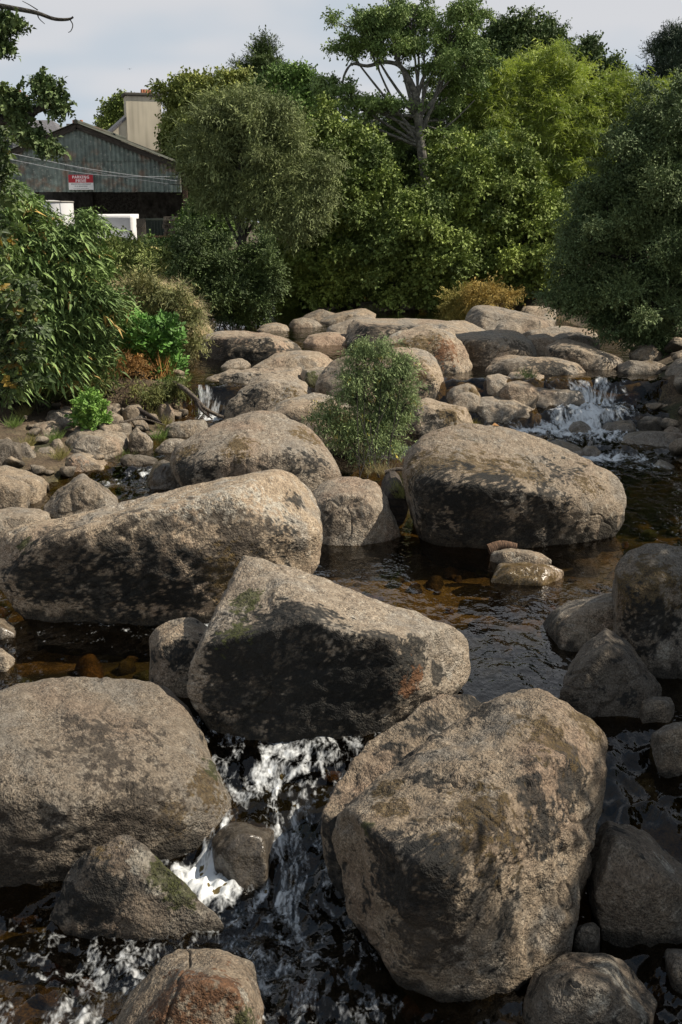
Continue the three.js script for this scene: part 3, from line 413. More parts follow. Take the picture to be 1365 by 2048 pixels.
R('flat topped block with a dark overhung front face', [[699, 650], [704, 637], [760, 640], [830, 645], [870, 641], [945, 655], [975, 668], [930, 692], [760, 703], [701, 698]], 26.2, 2, { bright: 1.12, n: 60, p: 22, lv: .9, top: .85, band: .2, spots: [[740, 675, 1.2, .8, 'black', .9], [830, 680, 1.2, .8, 'black', .9], [720, 655, 1.4, .4, 'black', .5]] });
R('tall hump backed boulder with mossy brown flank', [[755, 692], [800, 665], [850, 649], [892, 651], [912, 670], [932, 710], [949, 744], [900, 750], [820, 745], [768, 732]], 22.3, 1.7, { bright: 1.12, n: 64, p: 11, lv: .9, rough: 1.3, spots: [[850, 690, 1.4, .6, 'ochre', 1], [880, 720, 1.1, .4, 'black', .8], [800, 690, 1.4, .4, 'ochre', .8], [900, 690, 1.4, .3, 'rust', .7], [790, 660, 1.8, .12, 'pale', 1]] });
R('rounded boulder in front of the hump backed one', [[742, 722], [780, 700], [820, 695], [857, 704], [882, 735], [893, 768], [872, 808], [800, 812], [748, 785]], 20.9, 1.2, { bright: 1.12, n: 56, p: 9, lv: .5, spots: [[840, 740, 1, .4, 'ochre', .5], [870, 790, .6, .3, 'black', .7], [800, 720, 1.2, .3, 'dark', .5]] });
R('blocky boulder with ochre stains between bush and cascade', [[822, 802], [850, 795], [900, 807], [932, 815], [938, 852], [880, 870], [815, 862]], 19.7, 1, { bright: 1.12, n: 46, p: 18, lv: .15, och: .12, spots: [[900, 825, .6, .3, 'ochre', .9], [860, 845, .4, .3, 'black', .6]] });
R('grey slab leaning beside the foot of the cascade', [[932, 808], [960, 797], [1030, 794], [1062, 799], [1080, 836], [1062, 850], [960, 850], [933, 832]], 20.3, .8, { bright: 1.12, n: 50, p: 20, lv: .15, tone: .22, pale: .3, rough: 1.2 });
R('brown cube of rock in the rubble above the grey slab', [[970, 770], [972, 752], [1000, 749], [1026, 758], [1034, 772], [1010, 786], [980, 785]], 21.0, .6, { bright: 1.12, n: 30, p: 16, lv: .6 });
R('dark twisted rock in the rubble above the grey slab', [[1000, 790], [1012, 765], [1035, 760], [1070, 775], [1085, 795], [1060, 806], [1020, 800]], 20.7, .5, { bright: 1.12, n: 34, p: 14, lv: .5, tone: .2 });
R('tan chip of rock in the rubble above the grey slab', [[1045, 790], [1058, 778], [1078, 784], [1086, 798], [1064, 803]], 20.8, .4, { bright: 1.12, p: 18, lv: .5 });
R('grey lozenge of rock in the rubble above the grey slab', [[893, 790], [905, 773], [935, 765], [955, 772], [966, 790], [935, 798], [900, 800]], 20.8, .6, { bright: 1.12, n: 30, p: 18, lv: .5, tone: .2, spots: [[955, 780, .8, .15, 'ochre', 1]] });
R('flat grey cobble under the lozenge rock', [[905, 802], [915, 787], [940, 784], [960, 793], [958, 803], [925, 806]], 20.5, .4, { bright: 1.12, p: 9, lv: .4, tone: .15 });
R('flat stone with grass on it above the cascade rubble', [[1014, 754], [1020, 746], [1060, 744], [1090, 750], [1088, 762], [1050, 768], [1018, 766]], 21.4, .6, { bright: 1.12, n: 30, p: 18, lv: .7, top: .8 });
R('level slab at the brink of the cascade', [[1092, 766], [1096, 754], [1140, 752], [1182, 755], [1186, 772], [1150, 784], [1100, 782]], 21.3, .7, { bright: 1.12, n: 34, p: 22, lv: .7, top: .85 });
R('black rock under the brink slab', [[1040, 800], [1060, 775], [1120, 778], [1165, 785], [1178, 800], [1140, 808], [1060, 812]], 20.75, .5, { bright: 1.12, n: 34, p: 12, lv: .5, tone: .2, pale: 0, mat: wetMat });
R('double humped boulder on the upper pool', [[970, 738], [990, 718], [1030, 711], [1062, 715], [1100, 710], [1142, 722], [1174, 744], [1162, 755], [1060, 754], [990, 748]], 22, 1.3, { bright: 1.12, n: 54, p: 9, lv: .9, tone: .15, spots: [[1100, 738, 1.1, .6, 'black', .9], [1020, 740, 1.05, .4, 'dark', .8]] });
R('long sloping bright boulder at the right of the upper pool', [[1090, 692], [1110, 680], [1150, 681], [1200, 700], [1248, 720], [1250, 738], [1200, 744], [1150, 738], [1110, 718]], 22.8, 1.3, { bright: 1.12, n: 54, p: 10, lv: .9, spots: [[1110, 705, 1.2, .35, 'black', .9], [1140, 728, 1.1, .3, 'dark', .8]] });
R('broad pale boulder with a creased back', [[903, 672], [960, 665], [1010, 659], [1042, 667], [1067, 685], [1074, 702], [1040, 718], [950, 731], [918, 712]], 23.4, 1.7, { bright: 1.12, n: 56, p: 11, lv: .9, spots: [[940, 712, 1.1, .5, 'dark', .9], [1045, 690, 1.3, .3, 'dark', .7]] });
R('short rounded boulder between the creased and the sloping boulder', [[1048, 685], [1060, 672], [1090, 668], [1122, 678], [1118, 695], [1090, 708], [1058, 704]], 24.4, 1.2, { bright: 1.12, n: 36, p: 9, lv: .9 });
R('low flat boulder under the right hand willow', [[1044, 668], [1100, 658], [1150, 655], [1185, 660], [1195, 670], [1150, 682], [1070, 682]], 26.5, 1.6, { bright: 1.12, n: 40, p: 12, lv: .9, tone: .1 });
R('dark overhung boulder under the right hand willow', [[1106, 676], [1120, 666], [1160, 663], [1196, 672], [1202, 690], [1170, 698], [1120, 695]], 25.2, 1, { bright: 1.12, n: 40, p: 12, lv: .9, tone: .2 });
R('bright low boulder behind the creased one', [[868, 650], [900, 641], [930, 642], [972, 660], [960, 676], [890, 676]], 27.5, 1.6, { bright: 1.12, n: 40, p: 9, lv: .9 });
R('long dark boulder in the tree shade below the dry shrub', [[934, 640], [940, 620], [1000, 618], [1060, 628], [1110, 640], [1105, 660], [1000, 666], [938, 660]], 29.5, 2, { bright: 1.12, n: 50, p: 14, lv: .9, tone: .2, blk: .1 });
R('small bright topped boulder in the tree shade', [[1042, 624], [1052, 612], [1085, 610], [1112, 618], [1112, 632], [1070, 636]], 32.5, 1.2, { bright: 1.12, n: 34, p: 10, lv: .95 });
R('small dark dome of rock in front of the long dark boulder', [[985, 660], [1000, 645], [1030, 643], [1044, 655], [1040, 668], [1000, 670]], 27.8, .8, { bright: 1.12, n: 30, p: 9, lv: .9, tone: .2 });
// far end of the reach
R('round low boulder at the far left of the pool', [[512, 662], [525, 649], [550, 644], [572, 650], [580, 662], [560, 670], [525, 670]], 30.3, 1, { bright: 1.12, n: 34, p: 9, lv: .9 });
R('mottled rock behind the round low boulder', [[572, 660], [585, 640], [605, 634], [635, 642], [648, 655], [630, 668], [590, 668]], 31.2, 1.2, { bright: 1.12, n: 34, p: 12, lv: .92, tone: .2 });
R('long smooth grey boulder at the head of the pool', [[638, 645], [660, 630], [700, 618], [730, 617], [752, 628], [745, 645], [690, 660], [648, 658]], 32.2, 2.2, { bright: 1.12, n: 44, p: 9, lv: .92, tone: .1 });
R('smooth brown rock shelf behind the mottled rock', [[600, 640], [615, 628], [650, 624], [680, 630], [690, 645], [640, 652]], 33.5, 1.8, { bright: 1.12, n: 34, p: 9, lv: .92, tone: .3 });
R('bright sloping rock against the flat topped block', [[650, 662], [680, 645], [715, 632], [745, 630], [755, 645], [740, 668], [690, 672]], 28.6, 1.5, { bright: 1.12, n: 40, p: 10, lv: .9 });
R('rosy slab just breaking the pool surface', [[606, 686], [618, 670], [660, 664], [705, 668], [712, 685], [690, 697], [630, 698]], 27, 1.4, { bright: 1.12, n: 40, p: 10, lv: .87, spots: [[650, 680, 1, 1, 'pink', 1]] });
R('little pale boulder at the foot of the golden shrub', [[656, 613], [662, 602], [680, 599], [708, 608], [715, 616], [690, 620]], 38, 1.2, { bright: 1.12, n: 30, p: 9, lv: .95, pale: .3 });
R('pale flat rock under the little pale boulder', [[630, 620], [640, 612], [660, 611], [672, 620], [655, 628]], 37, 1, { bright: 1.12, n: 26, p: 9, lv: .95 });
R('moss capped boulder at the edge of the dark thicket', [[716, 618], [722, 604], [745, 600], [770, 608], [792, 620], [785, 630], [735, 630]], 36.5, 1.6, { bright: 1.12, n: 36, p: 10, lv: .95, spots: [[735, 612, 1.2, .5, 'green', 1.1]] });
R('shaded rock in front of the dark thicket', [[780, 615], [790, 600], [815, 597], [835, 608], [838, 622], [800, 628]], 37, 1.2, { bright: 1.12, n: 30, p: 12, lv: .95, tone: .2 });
// right bank; tone paints some of the willow shade into these rocks
R('pale leaf dappled rock on the right bank', [[1262, 706], [1275, 690], [1305, 686], [1330, 700], [1330, 725], [1280, 728]], 23.6, 1, { n: 34, p: 12, lv: 1, pale: .25 });
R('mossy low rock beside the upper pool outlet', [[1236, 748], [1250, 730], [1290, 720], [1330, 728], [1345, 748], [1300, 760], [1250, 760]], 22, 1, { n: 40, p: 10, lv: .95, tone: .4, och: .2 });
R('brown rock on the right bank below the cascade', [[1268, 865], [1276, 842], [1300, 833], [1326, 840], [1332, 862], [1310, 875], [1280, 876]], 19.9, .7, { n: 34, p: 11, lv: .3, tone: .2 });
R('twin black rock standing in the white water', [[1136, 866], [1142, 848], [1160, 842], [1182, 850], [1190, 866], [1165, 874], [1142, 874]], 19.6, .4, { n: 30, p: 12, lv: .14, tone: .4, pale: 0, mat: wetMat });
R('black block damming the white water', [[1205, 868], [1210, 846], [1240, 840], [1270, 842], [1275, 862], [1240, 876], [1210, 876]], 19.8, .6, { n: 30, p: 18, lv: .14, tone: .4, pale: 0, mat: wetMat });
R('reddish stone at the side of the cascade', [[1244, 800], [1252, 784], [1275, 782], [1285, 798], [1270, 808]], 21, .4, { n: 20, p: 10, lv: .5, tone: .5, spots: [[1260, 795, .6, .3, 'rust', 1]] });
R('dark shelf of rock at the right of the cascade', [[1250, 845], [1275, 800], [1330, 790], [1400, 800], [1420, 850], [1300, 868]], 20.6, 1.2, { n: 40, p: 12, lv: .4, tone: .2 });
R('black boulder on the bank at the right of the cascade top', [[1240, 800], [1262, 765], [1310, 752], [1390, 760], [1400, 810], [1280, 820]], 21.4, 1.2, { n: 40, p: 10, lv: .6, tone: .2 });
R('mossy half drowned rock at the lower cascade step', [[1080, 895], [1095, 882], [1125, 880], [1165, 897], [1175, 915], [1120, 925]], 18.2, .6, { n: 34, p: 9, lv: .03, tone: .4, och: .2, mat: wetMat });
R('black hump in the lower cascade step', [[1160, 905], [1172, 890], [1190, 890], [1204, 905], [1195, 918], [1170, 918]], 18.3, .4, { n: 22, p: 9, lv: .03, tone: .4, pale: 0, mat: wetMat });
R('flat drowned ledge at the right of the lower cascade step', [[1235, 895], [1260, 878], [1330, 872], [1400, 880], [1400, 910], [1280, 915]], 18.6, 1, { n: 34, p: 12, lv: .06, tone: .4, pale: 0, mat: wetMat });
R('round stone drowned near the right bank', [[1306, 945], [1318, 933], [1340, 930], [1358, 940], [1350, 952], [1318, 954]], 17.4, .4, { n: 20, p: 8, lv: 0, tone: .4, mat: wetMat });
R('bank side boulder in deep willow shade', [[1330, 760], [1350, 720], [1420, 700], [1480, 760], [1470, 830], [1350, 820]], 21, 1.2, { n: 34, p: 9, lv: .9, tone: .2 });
// ------------------------------------------------------------------ plants
function taperTube(pts, r0, r1, radial = 6, seg = 0) {
  const cv = new THREE.CatmullRomCurve3(pts), n = seg || Math.max(3, pts.length * 3), fr = cv.computeFrenetFrames(n, false), pos = [], nor = [], idx = [], uv = [];
  for (let i = 0; i <= n; i++) {
    const t = i / n, p = cv.getPoint(t), r = lerp(r0, r1, t);
    for (let j = 0; j <= radial; j++) { const a = j / radial * Math.PI * 2, q = fr.normals[i].clone().multiplyScalar(Math.cos(a)).addScaledVector(fr.binormals[i], Math.sin(a)); nor.push(q.x, q.y, q.z); pos.push(p.x + q.x * r, p.y + q.y * r, p.z + q.z * r); uv.push(j / radial * 0.4, t * 3); }
  }
  for (let i = 0; i < n; i++) for (let j = 0; j < radial; j++) { const a = i * (radial + 1) + j; idx.push(a, a + 1, a + radial + 1, a + 1, a + radial + 2, a + radial + 1); }
  const g = new THREE.BufferGeometry(); g.setAttribute('position', new THREE.Float32BufferAttribute(pos, 3)); g.setAttribute('normal', new THREE.Float32BufferAttribute(nor, 3)); g.setAttribute('uv', new THREE.Float32BufferAttribute(uv, 2)); g.setIndex(idx); return g;
}
const barkTex = tex8(256, (u, v) => 0.62 + tnoise(u, v, 12, 4, 31) * 0.6 + tnoise(u, v, 30, 2, 33) * 0.3, true);
const bark = (c) => std(c, 0.9, { map: barkTex, bumpMap: barkTex, bumpScale: 0.02 });
const BARK = bark([0.15, 0.135, 0.105]), BARK_PALE = bark([0.32, 0.30, 0.25]), BARK_DARK = bark([0.06, 0.05, 0.04]), STEM_GREEN = bark([0.12, 0.13, 0.05]), STEM_DRY = bark([0.33, 0.17, 0.06]);
const leafMat = (tr = 0.35, rough = 0.55) => new THREE.MeshPhysicalMaterial({ color: rgb(1, 1, 1), roughness: rough, transmission: tr, thickness: 0, side: THREE.DoubleSide });
const LEAF = new THREE.MeshStandardMaterial({ color: rgb(1, 1, 1), roughness: 0.68, side: THREE.DoubleSide });
const LEAF_THIN = new THREE.MeshPhysicalMaterial({ color: rgb(1, 1, 1), roughness: 0.9, transmission: 0.45, thickness: 0, side: THREE.DoubleSide });
// a leaf: four faces folded along the midrib; len, width, where it is widest, fold, droop of the tip
function addLeaf(out, o, dir, up, len, wid, at = 0.45, fold = 0.25, droop = 0.2) {
  const side = V(0, 0, 0).crossVectors(dir, up).normalize(), nrm = V(0, 0, 0).crossVectors(side, dir).normalize();
  const P = (a, s, h) => [o.x + dir.x * a + side.x * s + nrm.x * h, o.y + dir.y * a + side.y * s + nrm.y * h - droop * len * (a / len) * (a / len), o.z + dir.z * a + side.z * s + nrm.z * h];
  const b = P(0, 0, 0), l = P(len * at, -wid / 2, wid * fold), r = P(len * at, wid / 2, wid * fold), m = P(len * at, 0, 0), t = P(len, 0, 0);
  out.push(...b, ...l, ...m, ...b, ...m, ...r, ...l, ...t, ...m, ...m, ...t, ...r);
}
function toGeo(a) { const g = new THREE.BufferGeometry(); g.setAttribute('position', new THREE.Float32BufferAttribute(a, 3)); g.computeVertexNormals(); return g; }
/* a sprig: k leaves along a curved twig */
function sprig(seed, { k = 16, L = 0.3, len = 0.06, wid = 0.04, at = 0.5, fold = 0.2, droop = 0.2, spread = 1, twig = true, hang = 0 }) {
  const r = rng(seed), out = [], n = Math.max(1, Math.round(k / 8));
  for (let s = 0; s < n; s++) {
    const az = r() * 6.28, el = (r() - 0.35) * 1.2, d = V(Math.cos(az) * Math.cos(el), Math.sin(el) - hang, Math.sin(az) * Math.cos(el)).normalize(), cnt = Math.ceil(k / n);
    for (let i = 0; i < cnt; i++) {
      const t = (i + 0.6) / cnt, o = d.clone().multiplyScalar(L * t); o.y -= 0.15 * L * t * t + hang * L * t * t * 0.4;
      const side = V(r() - .5, r() * 0.8 - .3 - hang, r() - .5).normalize(), dir = d.clone().multiplyScalar(0.7).addScaledVector(side, spread).normalize();
      const sc = 0.7 + r() * 0.6; addLeaf(out, o, dir, V(r() - .5, 1.2, r() - .5).normalize(), len * sc, wid * sc, at, fold, droop);
    }
    if (twig) { const e = d.clone().multiplyScalar(L), w = 0.003; out.push(-w, 0, 0, w, 0, 0, e.x, e.y - .15 * L, e.z); }
  }
  return toGeo(out);
}
const SPRIG = {
  alder: sprig(11, { k: 26, L: 0.34, len: 0.085, wid: 0.062 }), oak: sprig(12, { k: 26, L: 0.32, len: 0.1, wid: 0.055, at: 0.6 }), small: sprig(13, { k: 26, L: 0.3, len: 0.06, wid: 0.034 }),
  willow: sprig(14, { k: 26, L: 0.42, len: 0.085, wid: 0.017, at: 0.4, droop: 0.1, spread: 0.8 }), bamboo: sprig(15, { k: 26, L: 0.42, len: 0.14, wid: 0.024, at: 0.3, droop: 0.25, spread: 0.9 }),
  lance: sprig(16, { k: 16, L: 0.34, len: 0.15, wid: 0.032, at: 0.4, droop: 0.35, spread: 0.9 }), broad: sprig(17, { k: 7, L: 0.24, len: 0.13, wid: 0.1, at: 0.5, droop: 0.3, spread: 1.1 }), glossy: sprig(18, { k: 14, L: 0.17, len: 0.09, wid: 0.05, at: 0.55, droop: 0.1 }),
  river: sprig(19, { k: 16, L: 0.2, len: 0.055, wid: 0.014, at: 0.4, droop: 0.1 }), needle: sprig(20, { k: 34, L: 0.3, len: 0.07, wid: 0.02, droop: 0.0 }), hang: sprig(21, { k: 10, L: 0.16, len: 0.07, wid: 0.05 }),
};
const gauss = (r) => (r() + r() + r() + r() - 2) * 1.0;
function foliage(parent, name, geo, mat, list) {
  const m = shade(new THREE.InstancedMesh(geo, mat, list.length)), q = new THREE.Object3D();
  list.forEach(([p, s, c, rot], i) => { q.position.copy(p); q.rotation.set(...rot); q.scale.setScalar(s); q.updateMatrix(); m.setMatrixAt(i, q.matrix); m.setColorAt(i, c); });
  m.name = name; m.userData.kind = 'stuff'; parent.add(m); return m;
}
const UPV = V(0, 1, 0);
/* a tree or bush: d = its distance, lobes = [px, py, rx, ry, dz] masses of leaves, trunk = bearings from foot to fork */
function plant(name, label, cat, o) {
  const r = rng(o.seed || name.length * 31 + (used.get(name) || 0) * 17 + 3), g = new THREE.Group(), foot = o.foot ? o.foot.clone() : V(atZ(o.trunk ? o.trunk[0][0] : o.lobes[0][0], 600, o.d).x, 0, -o.d);
  if (!o.foot) foot.y = ground(foot.x, foot.z) - 0.05;
  g.position.copy(foot); top(g, name, label, cat, o.group);
  const rel = (p) => p.clone().sub(foot), lobes = o.world ? o.world.map(([x, y, z, rx, ry]) => ({ c: V(x, y, z), rx, ry })) : o.lobes.map(([px, py, rx, ry, dz = 0]) => { const d = o.d + dz, k = mPerPx(d); return { c: atZ(px, py, d), rx: rx * k, ry: ry * k }; });
  // wood
  const wood = [], tr = o.trunk ? o.trunk.map(([px, py, dz = 0]) => atZ(px, py, o.d + dz)) : [foot.clone(), lobes[0].c.clone()];
  if (o.trunk && !o.hung) { const f = foot.clone(); if (tr[0].y > f.y + 0.1) tr.unshift(f); }
  const r0 = o.r0 || 0.09, r1 = o.r1 || r0 * 0.55, cv = new THREE.CatmullRomCurve3(tr.map(rel));
  if (!o.shrub) part(g, o.trunkName || 'trunk', taperTube(tr.map(rel), r0, r1, 8, 20), o.bark || BARK);
  const limbs = [], list = [], subsAdd = [], tot = lobes.reduce((s, l) => s + Math.pow(l.rx * l.rx * l.ry, 0.62), 0);
  for (const l of lobes) {
    const c = rel(l.c), st = o.shrub ? V((r() - .5) * .5, 0, (r() - .5) * .5) : cv.getPoint(clamp(0.45 + r() * 0.55 * (o.fork ?? 1)));
    const mid = st.clone().lerp(c, 0.5); mid.y += (o.shrub ? 0.1 : -0.05) * l.ry + (r() - .5) * 0.3 * l.ry; mid.x += (r() - .5) * 0.3 * l.rx;
    if (!o.nolimb) limbs.push(taperTube([st, mid, c], r1 * (o.shrub ? .35 : 0.6), r1 * 0.22, 5, 6));
    const cnt = Math.round(o.count * Math.pow(l.rx * l.rx * l.ry, 0.62) / tot), ns = Math.max(5, Math.round((o.subs || 16) * (0.8 + 0.6 * l.rx)));
    const subs = []; for (let i = 0; i < ns; i++) { const q = V(gauss(r), gauss(r), gauss(r)).normalize().multiplyScalar(i % 4 === 0 ? 1 + 0.65 * r() : 0.3 + 0.8 * Math.sqrt(r())); subs.push([V(c.x + q.x * l.rx, c.y + q.y * l.ry, c.z + q.z * l.rx), r(), i % 4 === 0 ? 0.45 + r() * 0.4 : 0.7 + r() * 0.6]); }
    if (!o.nolimb) for (let i = 0; i < Math.min(ns, o.twigs ?? 6); i++) { const e = subs[i][0], m2 = c.clone().lerp(e, 0.5); m2.y += (r() - .3) * 0.15 * l.ry; limbs.push(taperTube([c.clone().lerp(mid, r() * 0.5), m2, e], r1 * 0.2, r1 * 0.06, 4, 4)); }
    for (let j = 0; j < (o.shoots ?? 5); j++) { // long shoots that break the outline
      const q = V(gauss(r), Math.abs(gauss(r)) * 0.9 - 0.1, gauss(r)).normalize(), ln = 1.05 + r() * 0.5, tn = r(), bend = (r() - .5) * .3;
      for (let i = 0; i < 9; i++) { const f = ln * (0.5 + 0.5 * i / 8); subsAdd.push([V(c.x + (q.x + bend * f * f * .3) * l.rx * f, c.y + q.y * l.ry * f, c.z + q.z * l.rx * f), tn]); }
    }
    for (const [p, tn] of subsAdd.splice(0)) { if (p.y + foot.y < ground(p.x + foot.x, p.z + foot.z) + .1) continue; const t = clamp(tn * .6 + r() * .4), k = (.8 + r() * .5) * (o.lum || 1.7); list.push([V(p.x + gauss(r) * l.rx * .04, p.y + gauss(r) * l.ry * .04, p.z), (o.size || 1) * (.45 + r() * .45), rgb(lerp(o.col[0][0], o.col[1][0], t) * k, lerp(o.col[0][1], o.col[1][1], t) * k, lerp(o.col[0][2], o.col[1][2], t) * k), [(r() - .5) * 1.2, r() * 6.28, (r() - .5) * 1.2]]); }
    const w = (o.loose || 0.2);
    for (let i = 0; i < cnt; i++) {
      const [sc, tone, big] = subs[(() => { let j = Math.floor(r() * ns); if (j % 4 === 0 && r() < 0.55) j = Math.floor(r() * ns); return j; })()], p = V(sc.x + gauss(r) * l.rx * w * big, sc.y + gauss(r) * l.ry * w * 0.85 * big, sc.z + gauss(r) * l.rx * w * big);
      if (p.y + foot.y < ground(p.x + foot.x, p.z + foot.z) + 0.03) continue;
      const t = clamp(tone * 0.75 + r() * 0.3), k = (0.6 + r() * 0.5 + tone * 0.35) * (o.lum || 1.7), c1 = o.col[0], c2 = o.col[1];
      const cc = o.odd && r() < o.odd[0] ? rgb(...o.odd[1].map(v => v * k)) : rgb(lerp(c1[0], c2[0], t) * k, lerp(c1[1], c2[1], t) * k, lerp(c1[2], c2[2], t) * k);
      list.push([p, (o.size || 1) * (0.55 + r() * 0.9), cc, o.upright ? [(r() - .5) * .8, r() * 6.28, (r() - .5) * .8] : [(r() - .5) * 2, r() * 6.28, (r() - .5) * 2]]);
    }
  }
  for (const extra of o.boughs || []) { const [a, b, ...pp] = extra; limbs.push(taperTube(pp.map(([px, py, dz = 0]) => rel(atZ(px, py, o.d + dz))), a, b, 6, pp.length * 4)); }
  if (limbs.length) part(g, o.shrub ? 'stems' : 'limbs', mergeGeometries(limbs), o.bark || BARK, 'stuff');
  foliage(g, o.shrub ? 'foliage' : 'crown', SPRIG[o.leaf], o.mat || LEAF, list);
  return g;
}
const GREEN = [[.045, .07, .012], [.11, .135, .024]], DEEP = [[.022, .04, .008], [.05, .072, .014]], OLIVE = [[.065, .085, .026], [.12, .14, .05]], LIME = [[.10, .15, .02], [.22, .26, .035]], FRESH = [[.06, .11, .02], [.12, .19, .035]];
// --- behind the shed and across the back
plant('maple_tree', 'yellowish green maple tree rising behind the shed', 'tree', { d: 50, trunk: [[410, 420], [408, 330], [405, 280]], r0: .25, lobes: [[395, 190, 44, 34], [362, 240, 26, 40], [440, 190, 44, 36], [410, 255, 50, 40], [475, 185, 26, 30], [362, 285, 26, 26], [430, 320, 56, 46]], count: 4200, leaf: 'oak', size: 1.25, col: [[.07, .10, .02], [.16, .17, .04]] });
plant('spruce_tree', 'pointed dark spruce like tree behind the willow', 'tree', { d: 54, trunk: [[528, 420], [527, 260], [526, 105]], r0: .25, r1: .04, lobes: [[526, 112, 16, 26], [528, 150, 34, 30], [522, 195, 48, 34], [535, 240, 62, 40]], count: 2600, leaf: 'needle', size: 1.5, col: DEEP, subs: 20 });
plant('alder_tree', 'round green alder tree between the spruce and the tall oak', 'tree', { d: 50, trunk: [[600, 480], [598, 350], [597, 260]], r0: .22, lobes: [[590, 190, 42, 50], [615, 235, 40, 45], [570, 245, 55, 45], [600, 300, 65, 50]], count: 4200, leaf: 'alder', size: 1.35, col: [[.04, .075, .014], [.08, .13, .026]] });
plant('poplar_tree', 'small dark tree showing beside the house chimney', 'tree', { d: 82, trunk: [[236, 330], [236, 270]], r0: .3, lobes: [[240, 235, 20, 26], [228, 255, 18, 22], [248, 262, 18, 22]], count: 1100, leaf: 'alder', size: 2, col: GREEN });
plant('oak_tree', 'tall spreading oak with a bare pale trunk and arching boughs', 'tree', { d: 41, seed: 4, trunk: [[862, 425], [852, 360], [842, 290], [836, 230], [832, 190], [815, 152]], r0: .2, r1: .11, bark: BARK_PALE, fork: .4,
  boughs: [[0.094, 0.036, [826, 172], [800, 132], [770, 124], [735, 132], [705, 128], [690, 148], [684, 176]], [0.072, 0.024, [800, 132], [790, 100], [795, 60], [800, 20]], [0.083, 0.024, [834, 200], [850, 150], [880, 110], [920, 70], [945, 30]], [0.061, 0.024, [838, 235], [800, 205], [760, 205], [720, 204], [690, 206]], [0.055, 0.018, [834, 190], [838, 120], [830, 60], [826, 10]], [0.055, 0.018, [845, 300], [870, 270], [910, 240], [950, 200]], [0.039, 0.012, [850, 350], [880, 335], [905, 340], [930, 325]], [0.033, 0.012, [847, 250], [880, 262], [900, 290], [930, 300]], [0.033, 0.012, [850, 280], [885, 284], [905, 300]]],
  lobes: [[725, 62, 50, 26], [690, 92, 26, 18], [770, 35, 45, 30], [820, 25, 40, 30], [790, 85, 42, 20], [740, 100, 34, 14], [680, 190, 34, 16], [650, 170, 20, 12], [715, 215, 40, 16], [650, 215, 16, 18], [770, 215, 40, 18], [850, 70, 40, 34], [905, 55, 44, 36], [945, 25, 24, 24], [880, 115, 50, 34], [930, 130, 42, 40], [905, 185, 50, 32, 1.3], [785, 255, 40, 22, 1.3], [895, 240, 50, 32, 1.5], [760, 290, 40, 24, 1.3], [925, 290, 50, 32, 1.3]], count: 4200, lum: 2.3, leaf: 'oak', size: .85, loose: .26, subs: 9, col: [[.045, .075, .018], [.09, .12, .035]] });
plant('oak_tree', 'dark green tree towering behind the bamboo', 'tree', { d: 55, trunk: [[1060, 480], [1055, 330], [1050, 200]], r0: .35, lobes: [[1000, 105, 40, 46], [1012, 62, 20, 24], [1050, 100, 34, 50], [1100, 100, 36, 40], [1085, 72, 22, 26], [1165, 135, 34, 34], [1215, 155, 26, 28], [1140, 170, 60, 46], [985, 185, 60, 56], [1060, 180, 60, 50], [940, 110, 30, 40]], count: 7000, leaf: 'oak', size: 1.35, col: [[.03, .055, .014], [.065, .09, .022]] });
plant('cypress_tree', 'blackish cypress standing high on the right skyline', 'tree', { d: 66, trunk: [[1345, 330], [1343, 200], [1340, 90]], r0: .3, r1: .05, lobes: [[1345, 85, 26, 24], [1335, 115, 30, 26], [1348, 150, 44, 34], [1330, 170, 38, 26], [1375, 130, 40, 60]], count: 3200, leaf: 'needle', size: 1.7, col: [[.012, .022, .012], [.025, .04, .02]] });
for (const [px, d, py, w, lab] of [[300, 64, 330, 60, 'beside the shed roof'], [660, 62, 300, 70, 'behind the tall oak'], [800, 64, 310, 80, 'behind the tall oak trunk'], [930, 63, 260, 80, 'between oak and bamboo'], [1190, 62, 260, 80, 'behind the bamboo plumes'], [1310, 60, 260, 70, 'below the blackish cypress']])
  plant('ash_tree', 'plain green background tree ' + lab, 'tree', { d, trunk: [[px, 470], [px, py + 60]], r0: .25, lobes: [[px - 30, py + 10, w * .6, 50], [px + 35, py + 20, w * .6, 55], [px, py + 90, w, 60]], count: 2400, leaf: 'alder', size: 1.7, col: [[.03, .05, .015], [.06, .08, .024]], group: 'background trees closing the view' });
// --- bamboo
for (const [i, lobes, lab] of [[0, [[955, 235, 30, 46], [1000, 190, 26, 52], [985, 270, 46, 50], [1000, 340, 46, 50], [965, 400, 46, 46]], 'yellow green bamboo clump leaning toward the tall oak'], [1, [[1070, 165, 34, 54], [1108, 140, 34, 46], [1120, 215, 54, 56], [1060, 260, 50, 50], [1110, 310, 60, 50], [1060, 380, 55, 55], [1120, 390, 50, 50]], 'tallest bright yellow green bamboo clump'], [2, [[1185, 215, 40, 46], [1235, 200, 36, 36], [1190, 290, 50, 50], [1245, 270, 40, 46], [1200, 360, 50, 50], [1262, 190, 22, 22]], 'bamboo clump sinking behind the big shaded willow'], [3, [[1345, 195, 30, 30], [1310, 230, 36, 30], [1365, 240, 40, 40]], 'yellow bamboo tuft below the blackish cypress']])
  plant('bamboo_clump', lab, 'bamboo', { d: 43 + i * .6, seed: 90 + i, shrub: true, lobes, count: [2600, 3800, 2700, 1000][i], leaf: 'bamboo', size: 1.15, mat: LEAF_THIN, col: LIME, r0: .08, bark: STEM_GREEN, twigs: 3, loose: .22, subs: 22, upright: true, group: 'bamboo clumps' });
